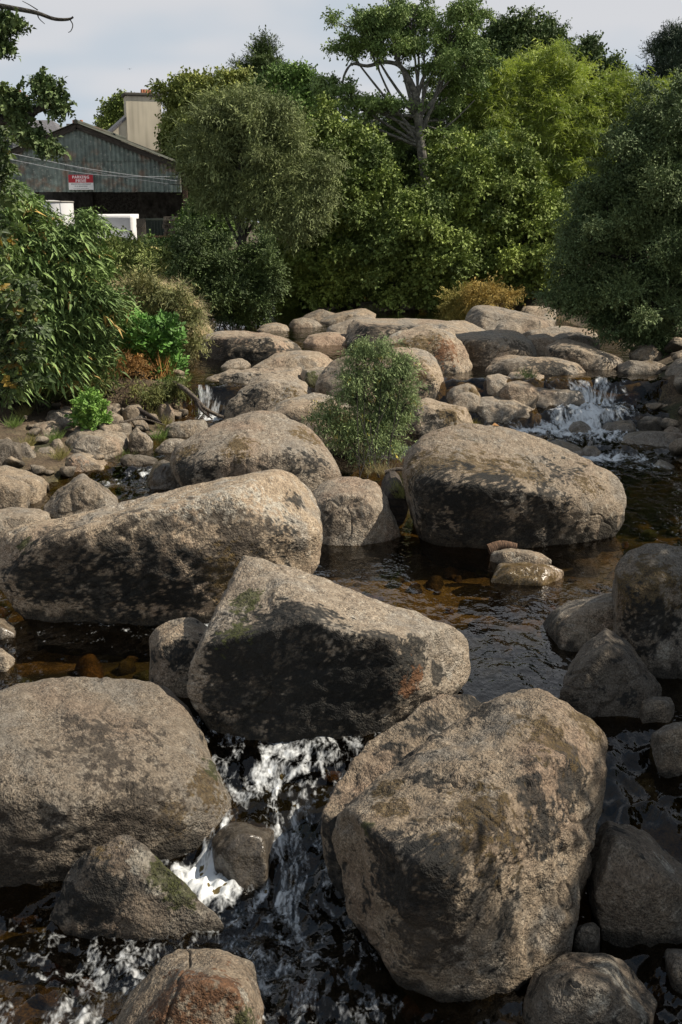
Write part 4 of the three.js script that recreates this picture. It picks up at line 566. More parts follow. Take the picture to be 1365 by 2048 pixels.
// --- the thicket on the far bank
plant('alder_bush', 'alder thicket between the willow and the tall oak', 'bush', { d: 38, shrub: true, lobes: [[640, 330, 62, 66], [700, 335, 56, 60], [650, 415, 78, 66], [610, 490, 66, 60], [700, 470, 80, 70], [680, 545, 70, 40], [590, 560, 46, 40]], count: 6800, leaf: 'alder', size: 1.15, lum: 2.2, r0: .14, col: GREEN, bark: BARK_DARK });
plant('alder_bush', 'dense alder thicket hiding the foot of the tall oak', 'bush', { d: 37, shrub: true, lobes: [[780, 430, 66, 50], [850, 455, 80, 60], [800, 505, 86, 56], [870, 535, 80, 50], [800, 560, 70, 40], [900, 590, 46, 34], [745, 520, 50, 60], [742, 350, 36, 40]], count: 7600, leaf: 'alder', size: 1.1, lum: 2.2, r0: .14, col: [[.04, .062, .012], [.09, .115, .022]], bark: BARK_DARK });
plant('alder_bush', 'alder thicket spreading below the bamboo', 'bush', { d: 38, shrub: true, lobes: [[930, 345, 60, 60], [1000, 425, 70, 60], [920, 440, 70, 66], [1040, 480, 66, 56], [970, 520, 80, 46], [1080, 530, 46, 46], [1085, 440, 50, 50], [915, 390, 40, 44], [1030, 350, 50, 50], [1010, 560, 60, 26]], count: 7200, leaf: 'alder', size: 1.1, lum: 2.2, r0: .14, col: GREEN, bark: BARK_DARK });
plant('alder_bush', 'bushy green shrub deep under the tall oak', 'bush', { d: 43.5, shrub: true, lobes: [[720, 290, 44, 36], [770, 315, 44, 36], [900, 310, 50, 40], [910, 350, 44, 40], [800, 360, 40, 34]], count: 3200, leaf: 'small', size: 1.3, r0: .12, col: DEEP, bark: BARK_DARK });
plant('laurel_bush', 'low dark shrub closing the river bend', 'bush', { d: 46, shrub: true, lobes: [[700, 570, 90, 46], [820, 580, 90, 46], [940, 575, 90, 46], [1050, 580, 80, 50], [600, 580, 80, 46]], count: 4200, leaf: 'alder', size: 1.4, r0: .1, col: DEEP, bark: BARK_DARK });
plant('laurel_bush', 'black green shrub filling the gap beneath the bamboo', 'bush', { d: 42, shrub: true, lobes: [[1100, 480, 80, 70], [1180, 480, 80, 70], [1130, 570, 70, 50], [1200, 560, 70, 60]], count: 3600, leaf: 'alder', size: 1.3, r0: .1, col: DEEP, bark: BARK_DARK });
plant('willow_tree', 'grey olive willow tree with a leaning trunk beside the shed', 'tree', { d: 33, seed: 8, trunk: [[500, 600], [488, 530], [484, 470], [478, 410], [486, 370]], r0: .16, r1: .1, lobes: [[480, 245, 60, 40], [425, 290, 44, 40], [540, 265, 50, 44], [414, 345, 30, 30], [490, 320, 70, 46], [575, 320, 36, 46], [570, 395, 40, 44], [450, 385, 40, 30], [515, 400, 44, 36], [490, 212, 34, 18], [610, 380, 26, 44], [600, 445, 28, 28], [408, 385, 16, 20], [380, 330, 14, 16], [648, 350, 18, 30], [450, 225, 26, 22], [560, 235, 24, 22], [640, 410, 20, 24]], count: 7000, shoots: 10, leaf: 'willow', size: 1.15, col: OLIVE, twigs: 10, boughs: [[.06, .02, [482, 420], [520, 400], [560, 410], [590, 425]], [.05, .015, [482, 440], [455, 410], [430, 400]], [.03, .008, [400, 350], [370, 345], [345, 352]], [.03, .008, [400, 365], [365, 370], [335, 368]]] });
plant('ivy_bush', 'dark ivy covered bush at the foot of the leaning willow', 'bush', { d: 31.5, shrub: true, lobes: [[420, 550, 56, 50], [480, 580, 56, 46], [395, 500, 46, 46], [515, 545, 36, 56], [440, 600, 60, 34], [510, 600, 34, 34], [380, 560, 30, 40]], count: 5200, leaf: 'small', size: 1.0, r0: .1, col: [[.022, .04, .009], [.048, .07, .016]], bark: BARK_DARK });
plant('elder_bush', 'green bush growing against the shed post', 'bush', { d: 36, shrub: true, lobes: [[405, 470, 34, 34], [360, 505, 36, 20], [430, 450, 36, 44], [300, 515, 36, 18], [412, 425, 24, 24]], count: 3000, leaf: 'alder', size: 1.0, r0: .08, col: [[.045, .08, .018], [.09, .14, .03]] });
plant('elder_bush', 'scrubby green bush in front of the parked truck', 'bush', { d: 32, shrub: true, lobes: [[260, 535, 46, 34], [310, 540, 46, 36], [230, 510, 30, 30], [345, 540, 30, 30], [280, 570, 50, 30], [200, 560, 50, 40]], count: 3400, leaf: 'small', size: 1.1, r0: .07, col: [[.06, .09, .02], [.13, .15, .04]], odd: [.06, [.3, .26, .1]] });
// low shrubs on the far shore
plant('golden_shrub', 'low golden yellow shrub behind the little pale boulder', 'shrub', { d: 39.5, shrub: true, lobes: [[690, 592, 30, 20], [670, 582, 26, 18], [712, 604, 16, 12]], count: 700, leaf: 'willow', size: 1.0, col: [[.16, .13, .02], [.26, .2, .03]], r0: .04 });
plant('fern_shrub', 'bright green fern like shrub on the far shore', 'shrub', { d: 39, shrub: true, lobes: [[606, 602, 24, 18], [590, 592, 14, 14], [620, 612, 16, 10]], count: 600, leaf: 'bamboo', size: .9, col: [[.10, .17, .02], [.17, .24, .03]], r0: .03 });
plant('nettle_shrub', 'pale green shrub between the fern like and the golden one', 'shrub', { d: 40, shrub: true, lobes: [[640, 570, 30, 30], [655, 595, 22, 16]], count: 700, leaf: 'small', size: 1.1, col: FRESH, r0: .04 });
plant('dry_shrub', 'dry orange shrub above the long dark boulder', 'shrub', { d: 33, shrub: true, lobes: [[965, 592, 20, 14], [1005, 598, 16, 12], [950, 608, 12, 12], [985, 578, 14, 9], [1028, 590, 8, 6], [940, 580, 10, 8]], count: 300, loose: .5, leaf: 'willow', size: .8, lum: 1.3, col: [[.2, .15, .03], [.36, .25, .06]], r0: .05, bark: STEM_DRY, twigs: 14 });
plant('dry_shrub', 'yellowing weeds hanging beside the long dark boulder', 'shrub', { d: 33.5, shrub: true, lobes: [[915, 610, 22, 24], [905, 630, 16, 14]], count: 420, leaf: 'willow', size: .9, col: [[.12, .11, .02], [.25, .2, .05]], r0: .03 });
// --- the big shaded willow on the right
plant('willow_tree', 'big dense willow in shade overhanging the cascade', 'tree', { d: 24.5, seed: 21, trunk: [[1345, 720], [1335, 640], [1320, 560], [1310, 480]], r0: .2, r1: .12, bark: BARK_DARK, lobes: [[1310, 265, 50, 50], [1365, 220, 50, 50], [1250, 335, 54, 50], [1330, 370, 90, 80], [1215, 420, 54, 60], [1175, 500, 56, 60], [1270, 490, 90, 76], [1345, 520, 80, 80], [1195, 580, 66, 50], [1150, 590, 40, 34], [1275, 600, 80, 56], [1350, 640, 60, 50], [1400, 320, 60, 90], [1420, 480, 70, 100], [1290, 655, 46, 30], [1230, 640, 40, 30]], count: 14000, lum: 1.7, shoots: 14, leaf: 'small', size: 0.85, col: [[.035, .06, .02], [.075, .10, .035]], twigs: 10, loose: .3 });
// --- left bank
plant('broadleaf_branch_tree', 'tree whose leafy boughs reach in over the shed roof', 'tree', { d: 11, seed: 5, foot: V(-6.2, 1.2, -10.6), hung: true, trunk: [[-560, 640], [-540, 300], [-420, 120]], r0: .18, r1: .1, nolimb: true, bark: BARK, boughs: [[.07, .035, [-520, 330], [-300, 290], [-120, 255], [0, 240], [42, 243], [72, 222], [100, 205]], [.03, .012, [42, 243], [58, 275], [75, 290]], [.022, .008, [75, 220], [100, 215], [118, 222]], [.022, .008, [70, 225], [88, 190], [86, 170]], [.06, .02, [-480, 200], [-300, 60], [-100, 60], [0, 60], [15, 75]], [.04, .01, [-400, 140], [-200, 30], [-60, 6], [0, 12], [30, 17], [75, 26], [110, 38], [140, 38], [147, 34]], [.006, .003, [140, 38], [146, 50], [142, 62], [137, 65]], [.007, .003, [75, 26], [78, 36], [90, 48]], [.006, .003, [76, 20], [60, 10], [45, 2]]],
  lobes: [[5, 55, 20, 20], [28, 55, 12, 10], [5, 100, 12, 10], [15, 195, 26, 13], [35, 218, 22, 16], [88, 188, 19, 14], [105, 203, 14, 11], [118, 222, 8, 9], [58, 272, 18, 16], [74, 290, 12, 10], [98, 297, 17, 8], [45, 245, 16, 8], [84, 166, 9, 9], [-60, 80, 40, 40], [-60, 220, 40, 40]], count: 900, leaf: 'hang', size: .7, loose: .3, subs: 10, col: [[.03, .055, .014], [.07, .095, .03]] });
plant('elm_bush', 'broad leaved elm sprouts with yellowing leaves on the left bank', 'bush', { d: 12.6, seed: 6, shrub: true, foot: V(-4.9, .5, -13.2), lobes: [[5, 290, 20, 40], [-20, 400, 40, 60], [20, 600, 40, 46], [40, 650, 34, 34], [10, 690, 40, 46], [40, 720, 24, 30], [10, 770, 30, 20], [-60, 560, 50, 120], [5, 340, 16, 30], [48, 565, 16, 14], [55, 610, 14, 16]], count: 620, leaf: 'broad', size: .5, loose: .4, col: [[.05, .10, .02], [.12, .17, .035]], odd: [.09, [.30, .2, .02]], lum: 1, r0: .05, bark: STEM_GREEN, mat: LEAF_THIN });
plant('butterfly_bush', 'large bush of long drooping lance leaves on the left bank', 'bush', { d: 19.5, seed: 7, shrub: true, lobes: [[40, 440, 44, 40], [95, 490, 44, 36], [150, 480, 26, 28], [180, 450, 12, 26], [165, 520, 36, 30], [30, 540, 60, 50], [110, 575, 56, 46], [190, 570, 32, 34], [60, 650, 56, 46], [140, 655, 50, 44], [100, 715, 56, 36], [20, 715, 46, 40], [5, 385, 26, 24], [-60, 560, 80, 160], [212, 615, 20, 26], [30, 755, 50, 20], [170, 710, 34, 34]], count: 5000, leaf: 'lance', size: 1.0, col: [[.05, .09, .022], [.12, .17, .05]], odd: [.03, [.25, .17, .05]], r0: .07, loose: .3, bark: STEM_GREEN, upright: true });
plant('glossy_bush', 'compact round bush with glossy bright green leaves', 'bush', { d: 21.6, seed: 9, shrub: true, lobes: [[295, 670, 42, 34], [270, 690, 36, 36], [320, 695, 36, 40], [295, 725, 46, 32], [335, 735, 24, 26]], count: 1500, leaf: 'glossy', size: 1.0, col: [[.035, .09, .014], [.07, .15, .025]], r0: .04, loose: .26 });
plant('leafy_weed', 'small leafy green plant among the shore stones', 'plant', { d: 18.6, seed: 3, shrub: true, lobes: [[180, 820, 26, 26], [165, 835, 14, 14], [195, 840, 16, 14], [185, 800, 14, 14]], count: 170, leaf: 'glossy', size: .75, col: [[.06, .12, .02], [.11, .19, .035]], r0: .02 });
plant('willow_bush', 'slender willow bush sprouting between the boulders in midstream', 'bush', { d: 17.6, seed: 31, shrub: true, foot: atY(745, 950, .1), lobes: [[740, 800, 44, 60], [700, 830, 40, 40], [790, 775, 30, 50], [765, 715, 22, 34], [715, 730, 22, 34], [690, 870, 44, 30], [785, 845, 36, 46], [740, 880, 50, 40], [650, 830, 24, 26], [815, 800, 16, 34], [705, 770, 30, 34], [808, 735, 16, 22], [730, 700, 12, 18]], count: 1900, shoots: 9, leaf: 'river', size: 1.0, col: [[.07, .105, .035], [.15, .19, .075]], odd: [.04, [.35, .3, .06]], r0: .045, loose: .3, twigs: 8, bark: BARK_DARK, upright: true });
plant('bank_weeds', 'tangle of green weeds on the bank below the hay heap', 'weeds', { d: 23.5, seed: 41, shrub: true, lobes: [[250, 655, 30, 24], [235, 690, 24, 26], [380, 690, 16, 14], [240, 630, 24, 20], [300, 640, 30, 16], [285, 572, 24, 10], [350, 600, 16, 16], [310, 598, 18, 14], [385, 640, 12, 20]], count: 1200, leaf: 'willow', size: .9, col: [[.09, .11, .03], [.2, .19, .07]], r0: .03, lum: 1.2 });
plant('bank_weeds', 'rusty weeds and seed heads around the glossy bush', 'weeds', { d: 20.9, seed: 42, shrub: true, lobes: [[240, 745, 26, 30], [260, 770, 24, 20], [215, 760, 24, 26], [270, 735, 14, 20], [330, 785, 10, 14]], count: 620, leaf: 'willow', size: .75, col: [[.16, .09, .025], [.34, .18, .05]], r0: .03, lum: 1, bark: STEM_DRY, twigs: 12 });
plant('bank_weeds', 'low grassy weeds shading the bank edge', 'weeds', { d: 20.4, seed: 43, shrub: true, lobes: [[120, 775, 40, 16], [180, 775, 34, 18], [60, 790, 40, 16], [300, 785, 34, 12], [355, 780, 14, 12]], count: 900, leaf: 'river', size: 1.2, col: [[.06, .09, .02], [.15, .15, .04]], r0: .02, lum: 1.1 });
// out of frame on the right bank: their shade lies on the near rocks of that side
plant('alder_tree', 'alder leaning from the right bank outside the view', 'tree', { d: 9, seed: 61, foot: V(8, 2.2, -7.4), trunk: [[2300, 1200], [2300, 700], [2280, 300]], hung: true, r0: .18, world: [[7.6, 4.8, -5.6, 1.2, .9], [7.7, 4.9, -7.4, 1.3, 1], [7.9, 5.1, -9.0, 1.1, .8], [8.4, 5.9, -7.2, 1.1, .8]], count: 2400, leaf: 'alder', size: 1.3, col: GREEN });

plant('ash_tree', 'ash tree on the right bank outside the view shading the cascade', 'tree', { d: 19, seed: 62, foot: V(10.2, 2.9, -18.2), trunk: [[1800, 500], [1800, 400], [1790, 200]], hung: true, r0: .18, world: [[9.8, 5.2, -19.6, 1.5, 1.1], [10.2, 5.6, -17.8, 1.5, 1.1], [10.4, 5.4, -15.8, 1.4, 1], [11, 6.4, -18.4, 1.4, 1]], count: 3000, leaf: 'alder', size: 1.3, col: GREEN });

// --- grasses and weeds
function blades(seed, k, h, w, lean, curl) { const r = rng(seed), out = []; for (let i = 0; i < k; i++) { const a = r() * 6.28, d = V(Math.cos(a) * lean * (0.3 + r()), 1, Math.sin(a) * lean * (0.3 + r())).normalize(); addLeaf(out, V((r() - .5) * .08, 0, (r() - .5) * .08), d, V(Math.cos(a + 1.5), .1, Math.sin(a + 1.5)), h * (.5 + r() * .7), w, .35, .2, curl * r()); } return toGeo(out); }
const TUFT = blades(1, 26, .34, .008, .55, .6), HAY = blades(2, 34, .6, .012, 1.1, 1.3), REED = blades(3, 16, .6, .012, .3, .3);
function tufts(name, label, cat, geo, spots, n, rad, col, s0, group, mat = LEAF) {
  const r = rng(n * 7 + spots.length), g = new THREE.Group(), c = spots[0].clone(); g.position.copy(c); top(g, name, label, cat, group); const list = [];
  for (const p of spots) for (let i = 0; i < n; i++) { const x = p.x + gauss(r) * rad, z = p.z + gauss(r) * rad, y = spots.flatY ?? ground(x, z), k = .7 + r() * .6, t = r(); list.push([V(x, y, z).sub(c), s0 * (.6 + r() * .8), rgb(...[0, 1, 2].map(q => lerp(col[0][q], col[1][q], t) * k)), [(r() - .5) * .5, r() * 6.28, (r() - .5) * .5]]); }
  foliage(g, 'blades', geo, mat, list); return g;
}
// the hay heap on the bank: a mound of earth under drooping dry grass
{
  const g = new THREE.Group(), d = 26.5, c = atZ(330, 640, d); c.y = ground(c.x, c.z); g.position.copy(c); top(g, 'hay_heap', 'heap of bleached dry grass drooping down the bank', 'dry grass');
  const r = rng(8), list = [], lob = [[270, 585, 26, 20], [330, 585, 30, 22], [372, 630, 24, 34], [300, 615, 34, 26], [345, 620, 30, 30], [388, 662, 14, 14], [260, 620, 20, 26]].map(([px, py, rx, ry]) => ({ c: atZ(px, py, d), rx: rx * mPerPx(d), ry: ry * mPerPx(d) }));
  const pts = []; for (const l of lob) for (let i = 0; i < 14; i++) { const q = V(gauss(r), gauss(r), gauss(r)).normalize(); pts.push(V(l.c.x + q.x * l.rx * .8, l.c.y + q.y * l.ry * .8, l.c.z + q.z * l.rx * .8)); } for (const q of [...pts]) pts.push(V(q.x, c.y - .2, q.z));
  const mg = rockGeo([pts], { n: 26, p: 9, seed: 3, tone: .3, fine: false }); mg.translate(mg.userData.foot.x - c.x, mg.userData.foot.y - c.y, mg.userData.foot.z - c.z);
  part(g, 'mound', mg, std([.2, .15, .09], .95));
  for (const l of lob) for (let i = 0; i < 150; i++) { const q = V(gauss(r), Math.abs(gauss(r)) * .8 + gauss(r) * .3, Math.abs(gauss(r))).normalize(), k = .7 + r() * .6, t = r(); list.push([V(l.c.x + q.x * l.rx * .9 + gauss(r) * .22, l.c.y + q.y * l.ry * .9 - Math.abs(gauss(r)) * .2, l.c.z + q.z * l.rx * .9 + gauss(r) * .2).sub(c), .45 + r() * .5, rgb(lerp(.5, .7, t) * k, lerp(.42, .6, t) * k, lerp(.24, .38, t) * k), [1.5 + r() * .9, (r() - .5) * 1.8, (r() - .5) * .8]]); }
  foliage(g, 'dry_blades', HAY, LEAF, list);
}
{
  const S = (arr, y) => { const a = arr.map(([px, py]) => { const q = atY(px, py, y); q.y = ground(q.x, q.z); return q; }); return a; };
  const weeds = [[[215, 790], [205, 800], [235, 785]], [[250, 790], [265, 785]], [[285, 790], [300, 795]], [[330, 800], [340, 790]]];
  weeds.forEach((a, i) => tufts('dry_weed', ['rust brown dried weed at the foot of the drooping bush', 'orange dried weed in front of the glossy bush', 'rust coloured dead weed under the glossy bush', 'orange dock stalks by the driftwood'][i], 'weed', REED, S(a, .55), 14, .16, [[.22, .10, .03], [.40, .2, .05]], .85, 'dried weeds on the shore'));
  [[[60, 800], [30, 810], [90, 790]], [[120, 800], [150, 795]]].forEach((a, i) => tufts('dry_weed', ['straw coloured weeds below the drooping bush', 'thin reddish weeds on the upper shore'][i], 'weed', REED, S(a, .6), 16, .25, [[.2, .14, .04], [.3, .2, .07]], .7, 'dried weeds on the shore'));
  [[30, 860], [50, 845], [110, 870], [120, 890], [250, 880], [300, 830], [345, 815], [330, 835], [400, 820], [420, 840], [370, 810], [15, 930], [250, 770], [200, 775], [150, 770], [90, 775], [320, 850], [60, 880], [210, 775], [130, 785]].forEach(([px, py], i) => tufts('grass_tuft', ['fresh green grass tuft between the shore stones', 'thin yellow green grass tuft on the shore'][i % 2], 'grass', TUFT, S([[px, py]], .45), 9, .13, i % 2 ? [[.13, .13, .03], [.22, .19, .06]] : [[.06, .11, .015], [.12, .18, .03]], .7, i % 2 ? 'thin grass tufts on the shore' : 'green grass tufts on the shore'));
  const rock = (px, py, y, label, n, rad, col, s) => { const q = atY(px, py, y), a = [q]; a.flatY = q.y - .03; tufts('grass_tuft', label, 'grass', TUFT, a, n, rad, col, s); };
  rock(1055, 752, .98, 'grass growing on the flat stone above the cascade', 12, .15, [[.05, .09, .02], [.1, .14, .03]], .6);
  rock(948, 855, .2, 'yellow flowering weed in front of the grey slab', 12, .08, [[.25, .22, .02], [.4, .3, .02]], .5);
  rock(800, 990, .45, 'grass sprouting beside the old log between the boulders', 14, .1, [[.14, .16, .04], [.25, .25, .08]], .7);
  rock(625, 765, .62, 'moss green grass at the end of the cracked ledge', 12, .1, [[.08, .12, .01], [.14, .18, .02]], .4);
  rock(760, 945, .3, 'dry grass and litter under the midstream willow bush', 16, .2, [[.2, .17, .07], [.34, .28, .14]], .6);
}
// ------------------------------------------------------------------ buildings and made things
const box = (w, h, d, x = 0, y = 0, z = 0) => new THREE.BoxGeometry(w, h, d).translate(x, y, z);
function prism(poly, z0, z1) { // polygon in x, y drawn out from z0 to z1
  const s = new THREE.Shape(poly.map(([x, y]) => new THREE.Vector2(x, y))), g = new THREE.ExtrudeGeometry(s, { depth: Math.abs(z1 - z0), bevelEnabled: false }); g.translate(0, 0, Math.min(z0, z1)); return g;
}
function beam(a, b, w, h) { const L = a.distanceTo(b), g = new THREE.BoxGeometry(w, h, L); const m = new THREE.Matrix4().lookAt(a, b, UPV).setPosition(a.clone().lerp(b, .5)); g.applyMatrix4(m); return g; }
const rustTex = tex8(256, (u, v) => { const a = tnoise(u, v, 5, 4, 51), b = tnoise(u, v, 34, 2, 55), c = sstep(.02, .3, a); let k = [lerp(.45, .52, c), lerp(.49, .45, c), lerp(.46, .39, c)]; const m = 1 + tnoise(u, v, 14, 3, 58) * .5; k = k.map(x => x * m); if (b > .27) k = [.62, .62, .58]; return k; }, true); rustTex.repeat.set(.35, .35);
const SHEET = std([1, 1, 1], .75, { map: rustTex, side: THREE.DoubleSide }), TIMBER = bark([.16, .13, .10]), RUST = bark([.16, .075, .045]), INSIDE = std([.36, .33, .29], .95, { map: barkTex }), ROOFSHEET = std([.30, .28, .25], .9, { map: rustTex, side: THREE.DoubleSide }), SLATE = std([.19, .19, .21], .7, { map: grain }), WHITEWASH = std([.74, .73, .70], .9, { map: grain }), POT = std([.42, .17, .09], .85), PALEWOOD = bark([.45, .38, .29]);
const renderTex = tex8(256, (u, v) => { const a = tnoise(u, v, 4, 4, 71), st = tnoise(u * 1, v * .12, 18, 3, 74); const k = .82 + a * .22 + Math.min(0, st) * .45; return [k, k * .975, k * .91]; }, true); renderTex.repeat.set(.22, .22);
const RENDER = std([.82, .78, .70], .92, { map: renderTex });
{ // the open shed
  const d = 43, P = (px, py, dd = d) => atZ(px, py, dd), o = P(155, 384); o.y = ground(o.x, o.z); const g = new THREE.Group(); g.position.copy(o); top(g, 'open_shed', 'open sided shed with a dark corrugated gable and low pitched roof', 'shed');
  const q = (px, py) => { const p = P(px, py); return [p.x - o.x, p.y - o.y]; }, [ax, ay] = q(155, 251), [rx, ry] = q(362, 333), [lx] = q(-52, 333), [, by] = q(0, 384), [, sy] = q(0, 322), gable = (x) => x > ax ? lerp(ay, ry, (x - ax) / (rx - ax)) : lerp(ay, ry, (ax - x) / (ax - lx));
  const sheet = (x0, x1, lo, hi, z) => { const n = Math.round((x1 - x0) / .02), pos = [], uv = [], idx = []; for (let i = 0; i <= n; i++) { const x = lerp(x0, x1, i / n), zz = z + .022 * Math.sin(x * Math.PI * 2 / .16), t = Math.max(lo + .005, hi(x)); pos.push(x, lo, zz, x, t, zz); uv.push(x, lo, x, t); if (i < n) { const a = i * 2; idx.push(a, a + 2, a + 1, a + 1, a + 2, a + 3); } } const s = new THREE.BufferGeometry(); s.setAttribute('position', new THREE.Float32BufferAttribute(pos, 3)); s.setAttribute('uv', new THREE.Float32BufferAttribute(uv, 2)); s.setIndex(idx); s.computeVertexNormals(); return s; };
  const nS = 9, sw = (rx - lx) / nS;
  for (let i = 0; i < nS; i++) { const x0 = lx + i * sw, x1 = x0 + sw - .004; part(g, 'corrugated_sheet', sheet(x0, x1, by + .02 * Math.sin(i * 3.1), (x) => Math.min(sy + .03, gable(x)), i % 2 * .006), SHEET); if (gable((x0 + x1) / 2) > sy + .1) part(g, 'corrugated_sheet', sheet(x0, x1, sy, gable, .05 + i % 2 * .006), SHEET); }
  for (const s of [-1, 1]) { // roof slopes, fascia, purlins
    const ex = s > 0 ? rx + .25 : lx - .25, ey = ay + (ry - ay) * (Math.abs(ex - ax) / (rx - ax)), n = 160, L = 9.5, pos = [], uv = [], idx = [];
    for (let i = 0; i <= n; i++) { const z = .25 - L * i / n, w = .02 * Math.sin(z * Math.PI * 2 / .16); pos.push(ax, ay + .1 + w, z, ex, ey + .1 + w, z); uv.push(z, 0, z, 4); if (i < n) { const a = i * 2; idx.push(a, a + 1, a + 2, a + 1, a + 3, a + 2); } }
    const rg = new THREE.BufferGeometry(); rg.setAttribute('position', new THREE.Float32BufferAttribute(pos, 3)); rg.setAttribute('uv', new THREE.Float32BufferAttribute(uv, 2)); rg.setIndex(idx); rg.computeVertexNormals(); part(g, 'roof_slope', rg, ROOFSHEET);
    part(g, 'fascia_board', beam(V(ax, ay - .04, .14), V(ex, ey - .04, .14), .05, .2), TIMBER);
    part(g, 'eave_beam', box(.12, .22, 9.2, s > 0 ? rx : lx, ey - .14, -4.6), TIMBER);
    for (const z of [-.2, -4.6, -9.0]) part(g, 'post', box(.16, by + .3, .16, s > 0 ? rx + .1 : lx - .1, (by + .3) / 2, z), RUST);
    part(g, 'side_wall', box(.08, by - .2, s > 0 ? 4.6 : 8.6, s > 0 ? rx + .25 : lx - .25, by / 2, s > 0 ? -6.9 : -4.9), INSIDE);
  }
  part(g, 'ridge_cap', new THREE.CylinderGeometry(.09, .09, 9.5, 8, 1).rotateX(Math.PI / 2).translate(ax, ay + .12, -4.5), ROOFSHEET);
  part(g, 'tie_beam', box(rx - lx, .16, .12, (rx + lx) / 2, by + .1, -.16), TIMBER);
  const B = (px, py) => { const p = P(px, py, 52); return [p.x - o.x, p.y - o.y]; }, [bx0] = B(188, 430), [bx1, bt] = B(278, 428), bh = ay - .2;
  part(g, 'back_wall', box(bx0 - lx, by + .6, .12, (bx0 + lx) / 2, (by + .6) / 2, -9.0), INSIDE); part(g, 'back_wall', box(rx - bx1, by + .6, .12, (rx + bx1) / 2, (by + .6) / 2, -9.0), INSIDE); part(g, 'back_wall', prism([[lx, bt], [rx, bt], [rx, ry], [ax, bh], [lx, ry]], -9.12, -9.24), INSIDE);
}
{ // sign on the gable
  const cv = document.createElement('canvas'); cv.width = 512; cv.height = 310; const c = cv.getContext('2d');
  c.fillStyle = '#e8e6e2'; c.fillRect(0, 0, 512, 310); c.fillStyle = '#b3202c'; c.fillRect(0, 0, 512, 165); c.fillStyle = '#f4f0ee'; c.textAlign = 'center'; c.font = 'bold 82px sans-serif'; c.fillText('PARKING', 256, 78); c.fillText('PRIVÉ', 256, 155);
  c.fillStyle = '#3a3a40'; c.font = 'bold 34px sans-serif'; c.fillText('RÉSERVÉ EXCLUSIVEMENT', 256, 205); c.fillText('À LA MINOTERIE', 256, 250); c.font = '26px sans-serif'; c.fillText('SOUS PEINE D’ENLÈVEMENT', 256, 292);
  const t = new THREE.CanvasTexture(cv); t.colorSpace = THREE.SRGBColorSpace; const p = atZ(162.5, 364.5, 42.9), k = mPerPx(42.9), g = new THREE.Group(); g.position.copy(p); g.position.y -= 13.5 * k; top(g, 'parking_sign', 'red and white parking sign fixed to the corrugated gable', 'sign');
  part(g, 'backing', box(46 * k, 27 * k, .02, 0, 13.5 * k, 0), std([.5, .5, .5], .6)); part(g, 'face', new THREE.PlaneGeometry(45.6 * k, 26.6 * k).translate(0, 13.5 * k, .014), std([1, 1, 1], .45, { map: t }));
}
[[[18, 306], [180, 338], [355, 362], 1.5], [[5, 316], [190, 349], [356, 354], 1.5], [[130, 330], [240, 353], [360, 371], 1]].forEach(([a, b, c, w], i) => { const p = [a, b, c].map(([x, y]) => atZ(x, y, 41.5)), o = p[0].clone(); const m = shade(new THREE.Mesh(taperTube(p.map(q => q.sub(o)), .006 * w, .006 * w, 5, 24), std([.5, .51, .52], .5))); m.position.copy(o); top(m, 'overhead_cable', ['upper pale cable strung across the gable', 'sagging pale cable passing just above the parking sign', 'thin short cable running to the shed corner'][i], 'cable', 'cables across the gable'); });
{ // truck in the yard beyond
  const d = 57, k = mPerPx(d), g = new THREE.Group(), o = atZ(233, 500, d); o.y = ground(o.x, o.z); g.position.copy(o); top(g, 'delivery_truck', 'white truck with a tarpaulin covered body parked beyond the shed', 'truck');
  const yt = atZ(233, 428, d).y - o.y, yb = atZ(233, 486, d).y - o.y, W = 80 * k, body = new RoundedBoxGeometry(W, yt - yb, 4.6, 4, .16), pp = body.attributes.position; for (let i = 0; i < pp.count; i++) { const x = pp.getX(i), y = pp.getY(i), z = pp.getZ(i); pp.setZ(i, z + fbm(x * 1.6, y * 1.6, 3, 3) * .25); pp.setY(i, y + fbm(x * 1.2, 2, z, 2) * .12); } body.computeVertexNormals(); body.translate(0, (yt + yb) / 2, -1.6);
  part(g, 'tarpaulin', body, std([.8, .8, .8], .6)); part(g, 'chassis', box(W * .8, .25, 5, 0, .62, -1.3), std([.04, .04, .04], .7));
  part(g, 'cab', prism([[-.95, .5], [.95, .5], [.95, 1.35], [.82, yb + .02], [-.82, yb + .02], [-.95, 1.35]], .2, 1.9), std([.78, .78, .78], .35));
  const ws = part(g, 'windscreen', prism([[-.85, 1.4], [.85, 1.4], [.74, yb - .08], [-.74, yb - .08]], 1.9, 1.92), std([.02, .025, .03], .08)); part(ws, 'wiper', box(.6, .02, .02, -.2, 1.46, 1.94), std([.02, .02, .02], .5));
  part(g, 'bumper', box(1.9, .22, .12, 0, .55, 1.95), std([.08, .08, .08], .6)); for (const s of [-1, 1]) { part(g, 'headlight', box(.3, .16, .05, s * .7, .85, 1.92), std([.7, .7, .68], .1)); part(g, 'mirror', box(.12, .3, .06, s * 1.1, 1.6, 1.7), std([.05, .05, .05], .5)); for (const z of [1.2, -2.6]) { const w = part(g, 'wheel', new THREE.CylinderGeometry(.42, .42, .26, 20).rotateZ(Math.PI / 2).translate(s * .84, .42, z), std([.03, .03, .03], .9)); part(w, 'rim', new THREE.CylinderGeometry(.22, .22, .28, 14).rotateZ(Math.PI / 2).translate(s * .845, .42, z), std([.5, .5, .5], .4)); } }
}
